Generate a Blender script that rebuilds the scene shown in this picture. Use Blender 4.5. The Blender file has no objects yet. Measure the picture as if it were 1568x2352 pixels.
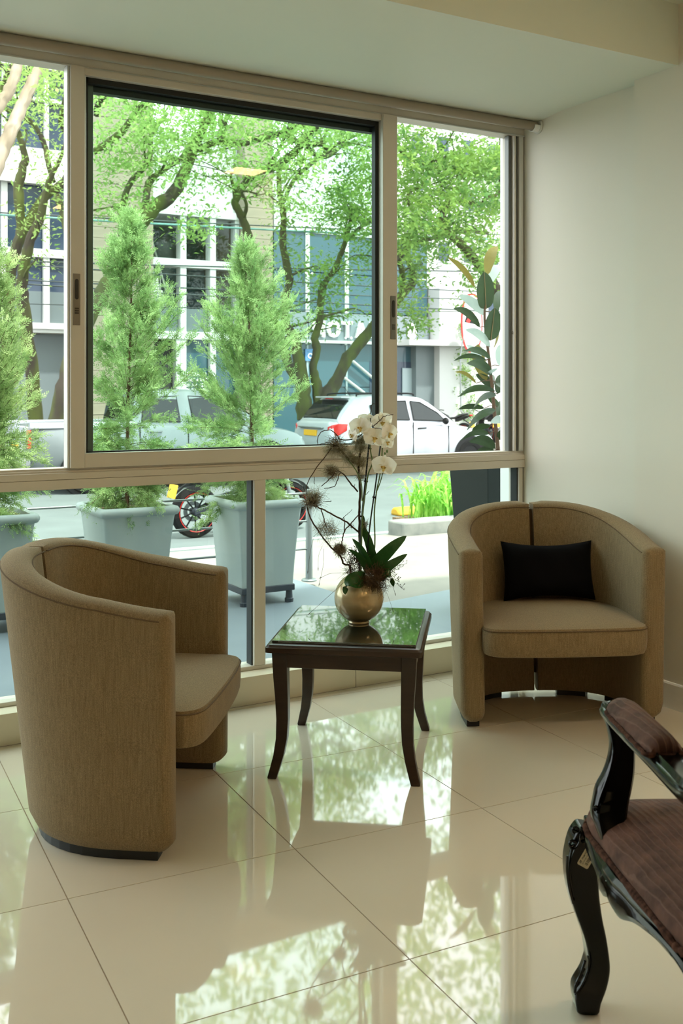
import bpy, bmesh, math, random
import numpy as np
from mathutils import Vector, Matrix, noise as mnoise

random.seed(7)
RNG = np.random.default_rng(11)
PI = math.pi
SC = bpy.context.scene
COL = SC.collection

# ------------------------------------------------------------------ camera
CAM_H, CAM_F, CAM_YAW, HORIZON = 1.228, 2384.0, math.radians(30.09), 894.0
cam_data = bpy.data.cameras.new('camera')
cam = bpy.data.objects.new('camera', cam_data)
COL.objects.link(cam)
cam.location = (0, 0, CAM_H)
cam.rotation_euler = (PI / 2, 0, -CAM_YAW)
cam_data.sensor_fit = 'HORIZONTAL'
cam_data.sensor_width = 36.0
cam_data.lens = 36.0 * CAM_F / 1568.0
cam_data.shift_y = (HORIZON - 1176.0) / 1568.0
cam_data.clip_start = 0.05
cam_data.clip_end = 300
SC.camera = cam
cam_data.dof.use_dof = True
cam_data.dof.focus_distance = 3.5
cam_data.dof.aperture_fstop = 13.0

# ------------------------------------------------------------------ light
world = bpy.data.worlds.new('sky')
SC.world = world
world.use_nodes = True
bg = world.node_tree.nodes['Background']
bg.inputs['Color'].default_value = (0.93, 0.985, 1.0, 1)
bg.inputs['Strength'].default_value = 4.5
sun_data = bpy.data.lights.new('sun', 'SUN')
sun_data.energy = 8.5
sun_data.angle = math.radians(2.0)
sun_data.color = (1.0, 0.96, 0.88)
sun = bpy.data.objects.new('sun', sun_data)
COL.objects.link(sun)
sun.location = (0, -20, 40)
sun.rotation_euler = Vector((-0.10, 0.42, -0.90)).to_track_quat('-Z', 'Y').to_euler()
LAMP_POWER = 4.0

SC.view_settings.view_transform = 'Standard'
SC.view_settings.look = 'None'
SC.view_settings.gamma = 1.0
SC.view_settings.use_curve_mapping = False
SC.view_settings.exposure = 0.12
cy = SC.cycles
cy.max_bounces = 7
cy.diffuse_bounces = 4
cy.glossy_bounces = 4
cy.transmission_bounces = 4
cy.transparent_max_bounces = 12
cy.caustics_reflective = False
cy.caustics_refractive = False
cy.use_adaptive_sampling = True
cy.adaptive_threshold = 0.02
cy.sample_clamp_indirect = 6.0

# ------------------------------------------------------------------ measuring helpers (a sight line meets a real plane)
_S, _C = math.sin(CAM_YAW), math.cos(CAM_YAW)
def _ray(u, v):
    l = (u - 784) / CAM_F
    return Vector((_S + l * _C, _C - l * _S, (HORIZON - v) / CAM_F))
def onY(u, v, Y):
    r = _ray(u, v); return Vector((0, 0, CAM_H)) + r * (Y / r.y)
def onZ(u, v, z):
    r = _ray(u, v); return Vector((0, 0, CAM_H)) + r * ((z - CAM_H) / r.z)
def atD(u, v, d):
    return Vector((0, 0, CAM_H)) + _ray(u, v) * d

# ------------------------------------------------------------------ object helpers
def tag(o, label=None, cat=None, group=None, kind=None):
    if label: o['label'] = label
    if cat: o['category'] = cat
    if group: o['group'] = group
    if kind: o['kind'] = kind
    return o

def thing(name, label, cat, loc=(0, 0, 0), rz=0.0, group=None):
    o = bpy.data.objects.new(name, None)
    o.empty_display_size = 0.1
    COL.objects.link(o)
    o.location = loc
    o.rotation_euler = (0, 0, rz)
    return tag(o, label, cat, group)

def link_mesh(name, me, mat=None, parent=None, smooth=False):
    if mat is not None:
        for m in (mat if isinstance(mat, (list, tuple)) else [mat]):
            me.materials.append(m)
    if smooth:
        me.polygons.foreach_set('use_smooth', [True] * len(me.polygons))
    o = bpy.data.objects.new(name, me)
    COL.objects.link(o)
    if parent is not None: o.parent = parent
    return o

def again(o, parent=None, loc=None, rz=None):
    c = o.copy()
    COL.objects.link(c)
    if parent is not None: c.parent = parent
    if loc is not None: c.location = loc
    if rz is not None: c.rotation_euler = (0, 0, rz)
    return c

def copy_tree(o, parent=None):
    c = o.copy(); COL.objects.link(c)
    if parent is not None: c.parent = parent
    for ch in list(o.children): copy_tree(ch, c)
    return c

class MB:
    """collects shapes, then becomes one mesh object"""
    def __init__(self): self.bm = bmesh.new()
    def poly_prism(self, pts, axis, a, b):
        """outline pts (2D) extruded along axis 'x','y','z' from a to b"""
        def P(p, t):
            return {'x': (t, p[0], p[1]), 'y': (p[0], t, p[1]), 'z': (p[0], p[1], t)}[axis]
        A = [self.bm.verts.new(P(p, a)) for p in pts]
        B = [self.bm.verts.new(P(p, b)) for p in pts]
        n = len(pts)
        fs = [self.bm.faces.new(A), self.bm.faces.new(B[::-1])]
        for i in range(n):
            fs.append(self.bm.faces.new((A[i], B[i], B[(i + 1) % n], A[(i + 1) % n])))
        return self
    def box(self, x0, x1, y0, y1, z0, z1, M=None):
        vs = [self.bm.verts.new(Vector((x, y, z)) if M is None else M @ Vector((x, y, z)))
              for x in (x0, x1) for y in (y0, y1) for z in (z0, z1)]
        for f in ((0, 1, 3, 2), (4, 6, 7, 5), (0, 4, 5, 1), (2, 3, 7, 6), (0, 2, 6, 4), (1, 5, 7, 3)):
            self.bm.faces.new([vs[i] for i in f])
        return self
    def tube(self, pts, rad, n=8, cap=True, flat=1.0):
        pts = [Vector(p) for p in pts]
        m = len(pts)
        if not hasattr(rad, '__len__'): rad = [rad] * m
        rings = []
        ref = None
        for i, p in enumerate(pts):
            t = (pts[min(i + 1, m - 1)] - pts[max(i - 1, 0)])
            if t.length < 1e-9: t = Vector((0, 0, 1))
            t.normalize()
            if ref is None:
                ref = Vector((0, 0, 1)) if abs(t.z) < 0.9 else Vector((1, 0, 0))
            a = ref - t * ref.dot(t)
            if a.length < 1e-6: a = t.orthogonal()
            a.normalize(); ref = a
            b = t.cross(a)
            rings.append([self.bm.verts.new(p + (a * math.cos(k * 2 * PI / n) * flat + b * math.sin(k * 2 * PI / n)) * rad[i]) for k in range(n)])
        for i in range(m - 1):
            for k in range(n):
                self.bm.faces.new((rings[i][k], rings[i][(k + 1) % n], rings[i + 1][(k + 1) % n], rings[i + 1][k]))
        if cap:
            self.bm.faces.new(rings[0][::-1]); self.bm.faces.new(rings[-1])
        return self
    def lathe(self, prof, n=32, M=None, close=False):
        rings = []
        for r, z in prof:
            if r < 1e-6:
                v = Vector((0, 0, z)); rings.append([self.bm.verts.new(v if M is None else M @ v)])
            else:
                rings.append([self.bm.verts.new((lambda v: v if M is None else M @ v)(Vector((r * math.cos(k * 2 * PI / n), r * math.sin(k * 2 * PI / n), z)))) for k in range(n)])
        for i in range(len(rings) - 1):
            a, b = rings[i], rings[i + 1]
            for k in range(n):
                k2 = (k + 1) % n
                if len(a) == 1 and len(b) == 1: continue
                if len(a) == 1: self.bm.faces.new((a[0], b[k2], b[k]))
                elif len(b) == 1: self.bm.faces.new((a[k], a[k2], b[0]))
                else: self.bm.faces.new((a[k], a[k2], b[k2], b[k]))
        return self
    def ball(self, c, r, seg=12, ring=8, sx=1, sy=1, sz=1):
        M = Matrix.Translation(c) @ Matrix.Diagonal((sx, sy, sz, 1))
        prof = [(r * math.sin(PI * i / ring), -r * math.cos(PI * i / ring)) for i in range(ring + 1)]
        prof[0] = (0, -r); prof[-1] = (0, r)
        return self.lathe(prof, seg, M)
    def loft(self, sections, closed=True, cap=True):
        rings = [[self.bm.verts.new(Vector(p)) for p in s] for s in sections]
        n = len(rings[0])
        for i in range(len(rings) - 1):
            for k in range(n if closed else n - 1):
                k2 = (k + 1) % n
                self.bm.faces.new((rings[i][k], rings[i][k2], rings[i + 1][k2], rings[i + 1][k]))
        if cap and closed:
            self.bm.faces.new(rings[0][::-1]); self.bm.faces.new(rings[-1])
        return self
    def face(self, pts):
        self.bm.faces.new([self.bm.verts.new(Vector(p)) for p in pts]); return self
    def build(self, name, mat, parent=None, smooth=False, bevel=0.0, seg=2, sub=0, angle=35):
        bmesh.ops.recalc_face_normals(self.bm, faces=self.bm.faces)
        me = bpy.data.meshes.new(name)
        self.bm.to_mesh(me); self.bm.free()
        o = link_mesh(name, me, mat, parent, smooth or bevel > 0 or sub > 0)
        if bevel > 0:
            md = o.modifiers.new('bevel', 'BEVEL'); md.width = bevel; md.segments = seg
            md.limit_method = 'ANGLE'; md.angle_limit = math.radians(angle); md.harden_normals = False
        if sub > 0:
            md = o.modifiers.new('sub', 'SUBSURF'); md.levels = sub; md.render_levels = sub
        if (smooth or bevel > 0) and sub == 0:
            try:
                bpy.context.view_layer.objects.active = o
                me.set_sharp_from_angle(angle=math.radians(40))
            except Exception: pass
        return o

def np_mesh(name, verts, faces, mat, parent=None, smooth=False):
    """verts (N,3) and faces (M,k) numpy arrays to one mesh object"""
    me = bpy.data.meshes.new(name)
    nf, k = faces.shape
    me.vertices.add(len(verts)); me.vertices.foreach_set('co', verts.astype(np.float32).ravel())
    me.loops.add(nf * k); me.loops.foreach_set('vertex_index', faces.astype(np.int32).ravel())
    me.polygons.add(nf)
    me.polygons.foreach_set('loop_start', np.arange(0, nf * k, k, dtype=np.int32))
    me.polygons.foreach_set('loop_total', np.full(nf, k, dtype=np.int32))
    me.update(calc_edges=True)
    return link_mesh(name, me, mat, parent, smooth)

def smooth_path(pts, per=6):
    """Catmull-Rom through tuples of any length"""
    P = [np.array(p, float) for p in pts]
    P = [2 * P[0] - P[1]] + P + [2 * P[-1] - P[-2]]
    out = []
    for i in range(1, len(P) - 2):
        for j in range(per):
            t = j / per
            out.append(0.5 * ((2 * P[i]) + (-P[i - 1] + P[i + 1]) * t + (2 * P[i - 1] - 5 * P[i] + 4 * P[i + 1] - P[i + 2]) * t * t
                              + (-P[i - 1] + 3 * P[i] - 3 * P[i + 1] + P[i + 2]) * t ** 3))
    out.append(P[-2])
    return out

# ------------------------------------------------------------------ materials
def lin(c):
    return tuple(((x / 255) / 12.92 if x / 255 <= 0.04045 else ((x / 255 + 0.055) / 1.055) ** 2.4) for x in c)
def mat(name, rgb, rough=0.5, metal=0.0, spec=0.5, var=None, bump=None, coat=0.0):
    """rgb sRGB 0-255; var=(rgb2, (sx,sy,sz), contrast); bump=((sx,sy,sz), strength)"""
    m = bpy.data.materials.new(name); m.use_nodes = True
    nt = m.node_tree; b = nt.nodes['Principled BSDF']
    c = lin(rgb)
    b.inputs['Base Color'].default_value = (*c, 1)
    b.inputs['Roughness'].default_value = rough
    b.inputs['Metallic'].default_value = metal
    b.inputs['Specular IOR Level'].default_value = spec
    if coat: b.inputs['Coat Weight'].default_value = coat; b.inputs['Coat Roughness'].default_value = 0.05
    if var or bump:
        tc = nt.nodes.new('ShaderNodeTexCoord')
    if var:
        mp = nt.nodes.new('ShaderNodeMapping'); mp.inputs['Scale'].default_value = var[1]
        nz = nt.nodes.new('ShaderNodeTexNoise'); nz.inputs['Scale'].default_value = 1.0; nz.inputs['Detail'].default_value = 4
        rp = nt.nodes.new('ShaderNodeValToRGB')
        k = var[2] if len(var) > 2 else 0.2
        rp.color_ramp.elements[0].position = 0.5 - k; rp.color_ramp.elements[1].position = 0.5 + k
        rp.color_ramp.elements[0].color = (*c, 1); rp.color_ramp.elements[1].color = (*lin(var[0]), 1)
        nt.links.new(tc.outputs['Object'], mp.inputs[0]); nt.links.new(mp.outputs[0], nz.inputs['Vector'])
        nt.links.new(nz.outputs['Fac'], rp.inputs[0]); nt.links.new(rp.outputs[0], b.inputs['Base Color'])
    if bump:
        mp2 = nt.nodes.new('ShaderNodeMapping'); mp2.inputs['Scale'].default_value = bump[0]
        nz2 = nt.nodes.new('ShaderNodeTexNoise'); nz2.inputs['Scale'].default_value = 1.0; nz2.inputs['Detail'].default_value = 3
        bp = nt.nodes.new('ShaderNodeBump'); bp.inputs['Strength'].default_value = bump[1]; bp.inputs['Distance'].default_value = 0.002
        nt.links.new(tc.outputs['Object'], mp2.inputs[0]); nt.links.new(mp2.outputs[0], nz2.inputs['Vector'])
        nt.links.new(nz2.outputs['Fac'], bp.inputs['Height']); nt.links.new(bp.outputs[0], b.inputs['Normal'])
    return m

def leaf_mat(name, rgb, rgb2, scale=1.5, trans=0.45, rough=0.5):
    m = bpy.data.materials.new(name); m.use_nodes = True
    nt = m.node_tree; b = nt.nodes['Principled BSDF']; out = nt.nodes['Material Output']
    tc = nt.nodes.new('ShaderNodeTexCoord')
    nz = nt.nodes.new('ShaderNodeTexNoise'); nz.inputs['Scale'].default_value = scale; nz.inputs['Detail'].default_value = 5; nz.inputs['Roughness'].default_value = 0.7
    rp = nt.nodes.new('ShaderNodeValToRGB')
    rp.color_ramp.elements[0].position = 0.36; rp.color_ramp.elements[1].position = 0.64
    rp.color_ramp.elements[0].color = (*lin(rgb), 1); rp.color_ramp.elements[1].color = (*lin(rgb2), 1)
    nt.links.new(tc.outputs['Object'], nz.inputs['Vector']); nt.links.new(nz.outputs['Fac'], rp.inputs[0])
    nt.links.new(rp.outputs[0], b.inputs['Base Color'])
    b.inputs['Roughness'].default_value = rough; b.inputs['Specular IOR Level'].default_value = 0.3
    tr = nt.nodes.new('ShaderNodeBsdfTranslucent'); nt.links.new(rp.outputs[0], tr.inputs['Color'])
    mx = nt.nodes.new('ShaderNodeMixShader'); mx.inputs[0].default_value = trans
    nt.links.new(b.outputs[0], mx.inputs[1]); nt.links.new(tr.outputs[0], mx.inputs[2]); nt.links.new(mx.outputs[0], out.inputs[0])
    return m

def glass_mat(name, tint, refl=1.0):
    m = bpy.data.materials.new(name); m.use_nodes = True
    nt = m.node_tree; nt.nodes.remove(nt.nodes['Principled BSDF']); out = nt.nodes['Material Output']
    t = nt.nodes.new('ShaderNodeBsdfTransparent'); t.inputs[0].default_value = (*tint, 1)
    g = nt.nodes.new('ShaderNodeBsdfGlossy'); g.inputs['Roughness'].default_value = 0.0
    f = nt.nodes.new('ShaderNodeFresnel'); f.inputs['IOR'].default_value = 1.45
    mx = nt.nodes.new('ShaderNodeMixShader')
    # only the face met from outside mirrors; the second face of the same thin sheet just lets light out
    ge = nt.nodes.new('ShaderNodeNewGeometry')
    sb = nt.nodes.new('ShaderNodeMath'); sb.operation = 'SUBTRACT'; sb.inputs[0].default_value = refl
    mu = nt.nodes.new('ShaderNodeMath'); mu.operation = 'MULTIPLY'
    nt.links.new(ge.outputs['Backfacing'], sb.inputs[1]); mu.use_clamp = True
    nt.links.new(f.outputs[0], mu.inputs[0]); nt.links.new(sb.outputs[0], mu.inputs[1]); nt.links.new(mu.outputs[0], mx.inputs[0])
    nt.links.new(t.outputs[0], mx.inputs[1]); nt.links.new(g.outputs[0], mx.inputs[2]); nt.links.new(mx.outputs[0], out.inputs[0])
    return m

def emit_mat(name, rgb, strength):
    m = bpy.data.materials.new(name); m.use_nodes = True
    b = m.node_tree.nodes['Principled BSDF']
    b.inputs['Base Color'].default_value = (*lin(rgb), 1)
    b.inputs['Emission Color'].default_value = (*lin(rgb), 1)
    b.inputs['Emission Strength'].default_value = strength
    return m

M = {}
M['wall'] = mat('wall paint', (224, 219, 205), 0.55, spec=0.3, bump=((60, 60, 60), 0.08))
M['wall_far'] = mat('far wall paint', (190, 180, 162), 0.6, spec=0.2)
M['soffit'] = mat('ceiling paint', (220, 226, 214), 0.6, spec=0.2)
M['tile'] = mat('cream porcelain', (218, 208, 188), 0.03, spec=0.85, var=((210, 200, 180), (0.8, 0.8, 0.8), 0.3), coat=0.5)
M['grout'] = mat('grout', (150, 128, 104), 0.8)
M['plinth'] = mat('plinth tile', (222, 212, 188), 0.25)
M['alu'] = mat('champagne aluminium', (212, 205, 193), 0.45, metal=0.1)
M['alu_light'] = mat('light aluminium', (214, 214, 208), 0.4, metal=0.4)
M['alu_dark'] = mat('grey aluminium', (112, 114, 112), 0.4, metal=0.5)
M['gasket'] = mat('black rubber gasket', (14, 18, 18), 0.6)
M['lock'] = mat('brushed steel lock', (130, 126, 118), 0.35, metal=0.8)
M['lock_dark'] = mat('lock recess', (60, 58, 54), 0.5, metal=0.5)
M['glass_tint'] = glass_mat('green tinted glass', (0.86, 0.965, 0.935))
M['glass'] = glass_mat('clear glass', (0.985, 0.995, 0.99))
M['glass_low'] = glass_mat('low glass', (0.90, 0.965, 0.945))
M['rod'] = mat('beige roller tube', (150, 138, 122), 0.45, metal=0.2)
M['chrome'] = mat('chrome', (210, 210, 210), 0.15, metal=1.0)
M['black'] = mat('black plastic', (16, 16, 17), 0.5)
M['wood'] = mat('dark stained wood', (54, 38, 27), 0.32, var=((36, 24, 17), (6, 6, 60), 0.25))
M['wood_h'] = mat('dark stained wood level grain', (58, 40, 28), 0.3, var=((38, 25, 18), (8, 60, 60), 0.25))
M['table_glass'] = mat('dark table glass', (12, 24, 20), 0.01, spec=0.9, coat=1.0)
M['glass_edge'] = mat('green glass edge', (70, 120, 100), 0.1)
M['cushion'] = mat('black cotton', (10, 10, 12), 0.9, spec=0.1, bump=((400, 400, 400), 0.3))
M['lacquer'] = mat('black lacquer', (6, 7, 6), 0.14, spec=0.3)
M['vase'] = mat('gold glaze', (196, 178, 138), 0.2, metal=0.3, var=((180, 158, 116), (4, 4, 60), 0.3), coat=0.4)
M['paper'] = mat('sticker paper', (206, 196, 170), 0.6)
M['ink'] = mat('sticker ink', (30, 28, 26), 0.7)

def fabric(name, a, b, c, scale=1.0):
    """woven cloth with upright slub streaks"""
    m = bpy.data.materials.new(name); m.use_nodes = True
    nt = m.node_tree; p = nt.nodes['Principled BSDF']
    tc = nt.nodes.new('ShaderNodeTexCoord')
    def nz(sc, det):
        mp = nt.nodes.new('ShaderNodeMapping'); mp.inputs['Scale'].default_value = sc
        n = nt.nodes.new('ShaderNodeTexNoise'); n.inputs['Scale'].default_value = 1; n.inputs['Detail'].default_value = det
        nt.links.new(tc.outputs['Object'], mp.inputs[0]); nt.links.new(mp.outputs[0], n.inputs['Vector']); return n
    n1 = nz((330 * scale, 330 * scale, 16 * scale), 3)
    n2 = nz((520 * scale, 520 * scale, 520 * scale), 1)
    n3 = nz((4, 4, 3), 2)
    r1 = nt.nodes.new('ShaderNodeValToRGB')
    r1.color_ramp.elements[0].position = 0.22; r1.color_ramp.elements[0].color = (*lin(a), 1)
    r1.color_ramp.elements[1].position = 0.78; r1.color_ramp.elements[1].color = (*lin(b), 1)
    nt.links.new(n1.outputs['Fac'], r1.inputs[0])
    r2 = nt.nodes.new('ShaderNodeValToRGB')
    r2.color_ramp.elements[0].position = 0.35; r2.color_ramp.elements[0].color = (0.62, 0.62, 0.62, 1)
    r2.color_ramp.elements[1].position = 0.65; r2.color_ramp.elements[1].color = (1.28, 1.28, 1.28, 1)
    nt.links.new(n2.outputs['Fac'], r2.inputs[0])
    mx = nt.nodes.new('ShaderNodeMix'); mx.data_type = 'RGBA'; mx.blend_type = 'MULTIPLY'; mx.inputs[0].default_value = 0.8
    nt.links.new(r1.outputs[0], mx.inputs[6]); nt.links.new(r2.outputs[0], mx.inputs[7])
    mx2 = nt.nodes.new('ShaderNodeMix'); mx2.data_type = 'RGBA'; mx2.blend_type = 'MIX'
    ml = nt.nodes.new('ShaderNodeMath'); ml.operation = 'MULTIPLY'; ml.inputs[1].default_value = 0.35
    nt.links.new(n3.outputs['Fac'], ml.inputs[0]); nt.links.new(ml.outputs[0], mx2.inputs[0])
    nt.links.new(mx.outputs[2], mx2.inputs[6]); mx2.inputs[7].default_value = (*lin(c), 1)
    nt.links.new(mx2.outputs[2], p.inputs['Base Color'])
    p.inputs['Roughness'].default_value = 0.9; p.inputs['Specular IOR Level'].default_value = 0.15
    p.inputs['Sheen Weight'].default_value = 0.1
    bp = nt.nodes.new('ShaderNodeBump'); bp.inputs['Strength'].default_value = 0.35; bp.inputs['Distance'].default_value = 0.0015
    nt.links.new(n2.outputs['Fac'], bp.inputs['Height']); nt.links.new(bp.outputs[0], p.inputs['Normal'])
    return m
M['fabric'] = fabric('tan slub weave', (118, 99, 72), (149, 130, 99), (133, 114, 85), 1.0)
M['seam'] = mat('seam thread', (96, 76, 52), 0.9)

def velvet():
    """brown velvet with pressed diagonal ribs"""
    m = bpy.data.materials.new('brown ribbed velvet'); m.use_nodes = True
    nt = m.node_tree; p = nt.nodes['Principled BSDF']
    tc = nt.nodes.new('ShaderNodeTexCoord')
    mp = nt.nodes.new('ShaderNodeMapping'); mp.inputs['Rotation'].default_value = (0, 0, math.radians(-8)); mp.inputs['Scale'].default_value = (1, 1, 1)
    wv = nt.nodes.new('ShaderNodeTexWave'); wv.inputs['Scale'].default_value = 26; wv.inputs['Distortion'].default_value = 1.8; wv.inputs['Detail'].default_value = 2
    wv.inputs['Detail Scale'].default_value = 1.2
    nt.links.new(tc.outputs['Object'], mp.inputs[0]); nt.links.new(mp.outputs[0], wv.inputs['Vector'])
    nz = nt.nodes.new('ShaderNodeTexNoise'); nz.inputs['Scale'].default_value = 22; nz.inputs['Detail'].default_value = 5
    nt.links.new(tc.outputs['Object'], nz.inputs['Vector'])
    rp = nt.nodes.new('ShaderNodeValToRGB')
    rp.color_ramp.elements[0].position = 0.3; rp.color_ramp.elements[0].color = (*lin((62, 36, 27)), 1)
    rp.color_ramp.elements[1].position = 0.75; rp.color_ramp.elements[1].color = (*lin((106, 72, 58)), 1)
    nt.links.new(nz.outputs['Fac'], rp.inputs[0])
    r2 = nt.nodes.new('ShaderNodeValToRGB')
    r2.color_ramp.elements[0].position = 0.92; r2.color_ramp.elements[0].color = (0, 0, 0, 1)
    r2.color_ramp.elements[1].position = 0.98; r2.color_ramp.elements[1].color = (0.45, 0.45, 0.45, 1)
    nt.links.new(wv.outputs['Fac'], r2.inputs[0])
    mx = nt.nodes.new('ShaderNodeMix'); mx.data_type = 'RGBA'
    nt.links.new(r2.outputs[0], mx.inputs[0]); nt.links.new(rp.outputs[0], mx.inputs[6]); mx.inputs[7].default_value = (*lin((116, 88, 76)), 1)
    nt.links.new(mx.outputs[2], p.inputs['Base Color'])
    p.inputs['Roughness'].default_value = 0.75; p.inputs['Sheen Weight'].default_value = 0.08; p.inputs['Specular IOR Level'].default_value = 0.2
    bp = nt.nodes.new('ShaderNodeBump'); bp.inputs['Strength'].default_value = 0.6; bp.inputs['Distance'].default_value = 0.003
    nt.links.new(wv.outputs['Fac'], bp.inputs['Height']); nt.links.new(bp.outputs[0], p.inputs['Normal'])
    return m
M['velvet'] = velvet()
M['fringe'] = mat('dark brown chenille trim', (48, 30, 24), 0.95, spec=0.1, var=((92, 62, 50), (90, 90, 90), 0.15), bump=((200, 200, 200), 0.8))

# outdoors
M['deck'] = mat('blue grey terrace paint', (120, 130, 137), 0.55, var=((110, 120, 127), (2, 2, 2), 0.25))
M['walk'] = mat('pale concrete', (137, 131, 121), 0.85, var=((120, 115, 107), (3, 3, 3), 0.2), bump=((40, 40, 40), 0.2))
M['road'] = mat('asphalt', (98, 105, 104), 0.9, var=((87, 93, 92), (1.5, 1.5, 1.5), 0.25), bump=((110, 110, 110), 0.5))
M['kerb'] = mat('weathered concrete', (142, 139, 132), 0.9, var=((100, 102, 98), (5, 5, 5), 0.2))
M['planter'] = mat('grey painted fibre planter', (176, 186, 182), 0.55, var=((156, 167, 166), (5, 5, 1.5), 0.25))
M['soil'] = mat('bark mulch', (92, 70, 50), 0.95, var=((140, 112, 84), (60, 60, 60), 0.12), bump=((80, 80, 80), 1.0))
M['stand'] = mat('blue black stand', (44, 52, 62), 0.5)
M['steel'] = mat('satin steel', (128, 134, 134), 0.4, metal=0.5)
M['cypress'] = leaf_mat('cypress sprays', (104, 141, 79), (186, 211, 144), 9, 0.5)
M['twig'] = mat('brown twig', (92, 68, 48), 0.9)
M['bark'] = mat('mossy bark', (62, 55, 45), 0.95, var=((81, 89, 41), (3, 3, 1.2), 0.12), bump=((25, 25, 8), 0.8))
M['bark_pale'] = mat('pale bark', (168, 156, 137), 0.95, var=((127, 115, 95), (6, 6, 2), 0.2), bump=((25, 25, 8), 0.8))
M['leaf'] = leaf_mat('street tree leaves', (116, 158, 76), (178, 204, 122), 0.8, 0.5)
M['leaf_dark'] = leaf_mat('dense tree leaves', (86, 130, 68), (154, 188, 92), 0.9, 0.42)
M['ficus'] = leaf_mat('rubber plant leaves', (40, 62, 34), (60, 86, 46), 3, 0.12, 0.3)
M['ficus_pale'] = leaf_mat('rubber plant leaf underside', (166, 185, 178), (185, 203, 193), 3, 0.3, 0.4)
M['ficus_olive'] = leaf_mat('rubber plant olive leaf', (112, 105, 41), (132, 124, 59), 3, 0.3, 0.4)
M['rib'] = mat('leaf midrib', (150, 126, 86), 0.6)
M['pot'] = mat('dark green pot', (20, 31, 31), 0.5, spec=0.25)
M['grass'] = leaf_mat('strap leaves', (97, 171, 45), (186, 226, 109), 6, 0.4)
M['yellow'] = mat('yellow road paint', (196, 150, 40), 0.7)
M['white'] = mat('white paint', (238, 238, 236), 0.6)
M['stone'] = mat('cream stone', (142, 132, 115), 0.8, var=((124, 115, 98), (1, 1, 6), 0.25))
M['bglass'] = mat('blue facade glass', (43, 58, 77), 0.08, spec=0.4)
M['bglass2'] = mat('teal facade glass', (53, 84, 94), 0.08, spec=0.4)
M['spandrel'] = mat('grey spandrel', (93, 105, 107), 0.4)
M['dark'] = mat('dark interior', (40, 42, 44), 0.7)
M['frost'] = mat('frosted pale glass', (150, 166, 170), 0.25)
M['facade'] = mat('off white facade paint', (182, 184, 182), 0.6)
M['band'] = mat('grey sign band glass', (112, 123, 128), 0.25)
M['letter'] = mat('white sign letter', (252, 252, 252), 0.4)
M['carsilver'] = mat('silver car paint', (178, 182, 188), 0.35, metal=0.15, coat=0.6)
M['cargrey'] = mat('grey green car paint', (102, 112, 112), 0.35, metal=0.15, coat=0.5)
M['carglass'] = mat('car glass', (20, 28, 28), 0.04, spec=0.45)
M['tyre'] = mat('tyre rubber', (15, 15, 16), 0.8, spec=0.2)
M['trimblack'] = mat('black trim', (12, 13, 14), 0.5, spec=0.25)
M['red'] = mat('red lens', (196, 34, 30), 0.25)
M['redpaint'] = mat('red stripe', (186, 36, 28), 0.5)
M['plate'] = mat('yellow plate', (238, 178, 40), 0.5)
M['cyan'] = mat('turquoise sign', (84, 186, 204), 0.5)
M['bluesign'] = mat('blue sign', (92, 136, 186), 0.5)
M['wire'] = mat('cable', (66, 76, 76), 0.6)
M['teal_wire'] = mat('teal cable', (112, 160, 156), 0.6)
M['engine'] = mat('grey engine metal', (48, 53, 59), 0.45, metal=0.3)
# orchid
M['petal'] = leaf_mat('white petal', (252, 246, 232), (255, 252, 244), 8, 0.35, 0.6)
M['lip'] = mat('yellow lip', (232, 218, 134), 0.6, var=((206, 160, 84), (90, 90, 90), 0.2))
M['ostem'] = mat('green stem', (92, 116, 62), 0.5)
M['oleaf'] = leaf_mat('orchid leaf', (40, 76, 36), (58, 98, 48), 12, 0.12, 0.22)
M['stake'] = mat('black stake', (14, 16, 14), 0.5)
M['moss'] = leaf_mat('grey moss', (214, 210, 184), (160, 148, 118), 60, 0.45, 0.8)
M['moss_brown'] = leaf_mat('brown roots', (128, 100, 68), (78, 60, 42), 60, 0.2, 0.8)
M['dtwig'] = mat('dry twig', (70, 52, 38), 0.9)
M['lamp_frame'] = mat('white lamp frame', (240, 236, 226), 0.5)
M['lamp_glow'] = emit_mat('warm panel lamp', (255, 210, 150), 40.0)
M['down_glow'] = emit_mat('warm downlight', (255, 222, 176), 12.0)
#@@STRUCTURE

# ================================================================== SETTING
def struct(name, mb, m, parent=None, bevel=0.0, **k):
    o = mb.build(name, m, parent, bevel=bevel, **k)
    if parent is None: o['kind'] = 'structure'
    return o

Y_PL, Y_FR, X_R, X_PIL, Z_SOF, Z_CEIL = 3.67, 3.75, 3.158, 3.105, 2.467, 2.70
XL, YB = -4.0, -4.5

floor = struct('floor', MB().box(XL, X_R, YB, Y_PL, -0.12, -0.0018), M['grout'])
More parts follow.
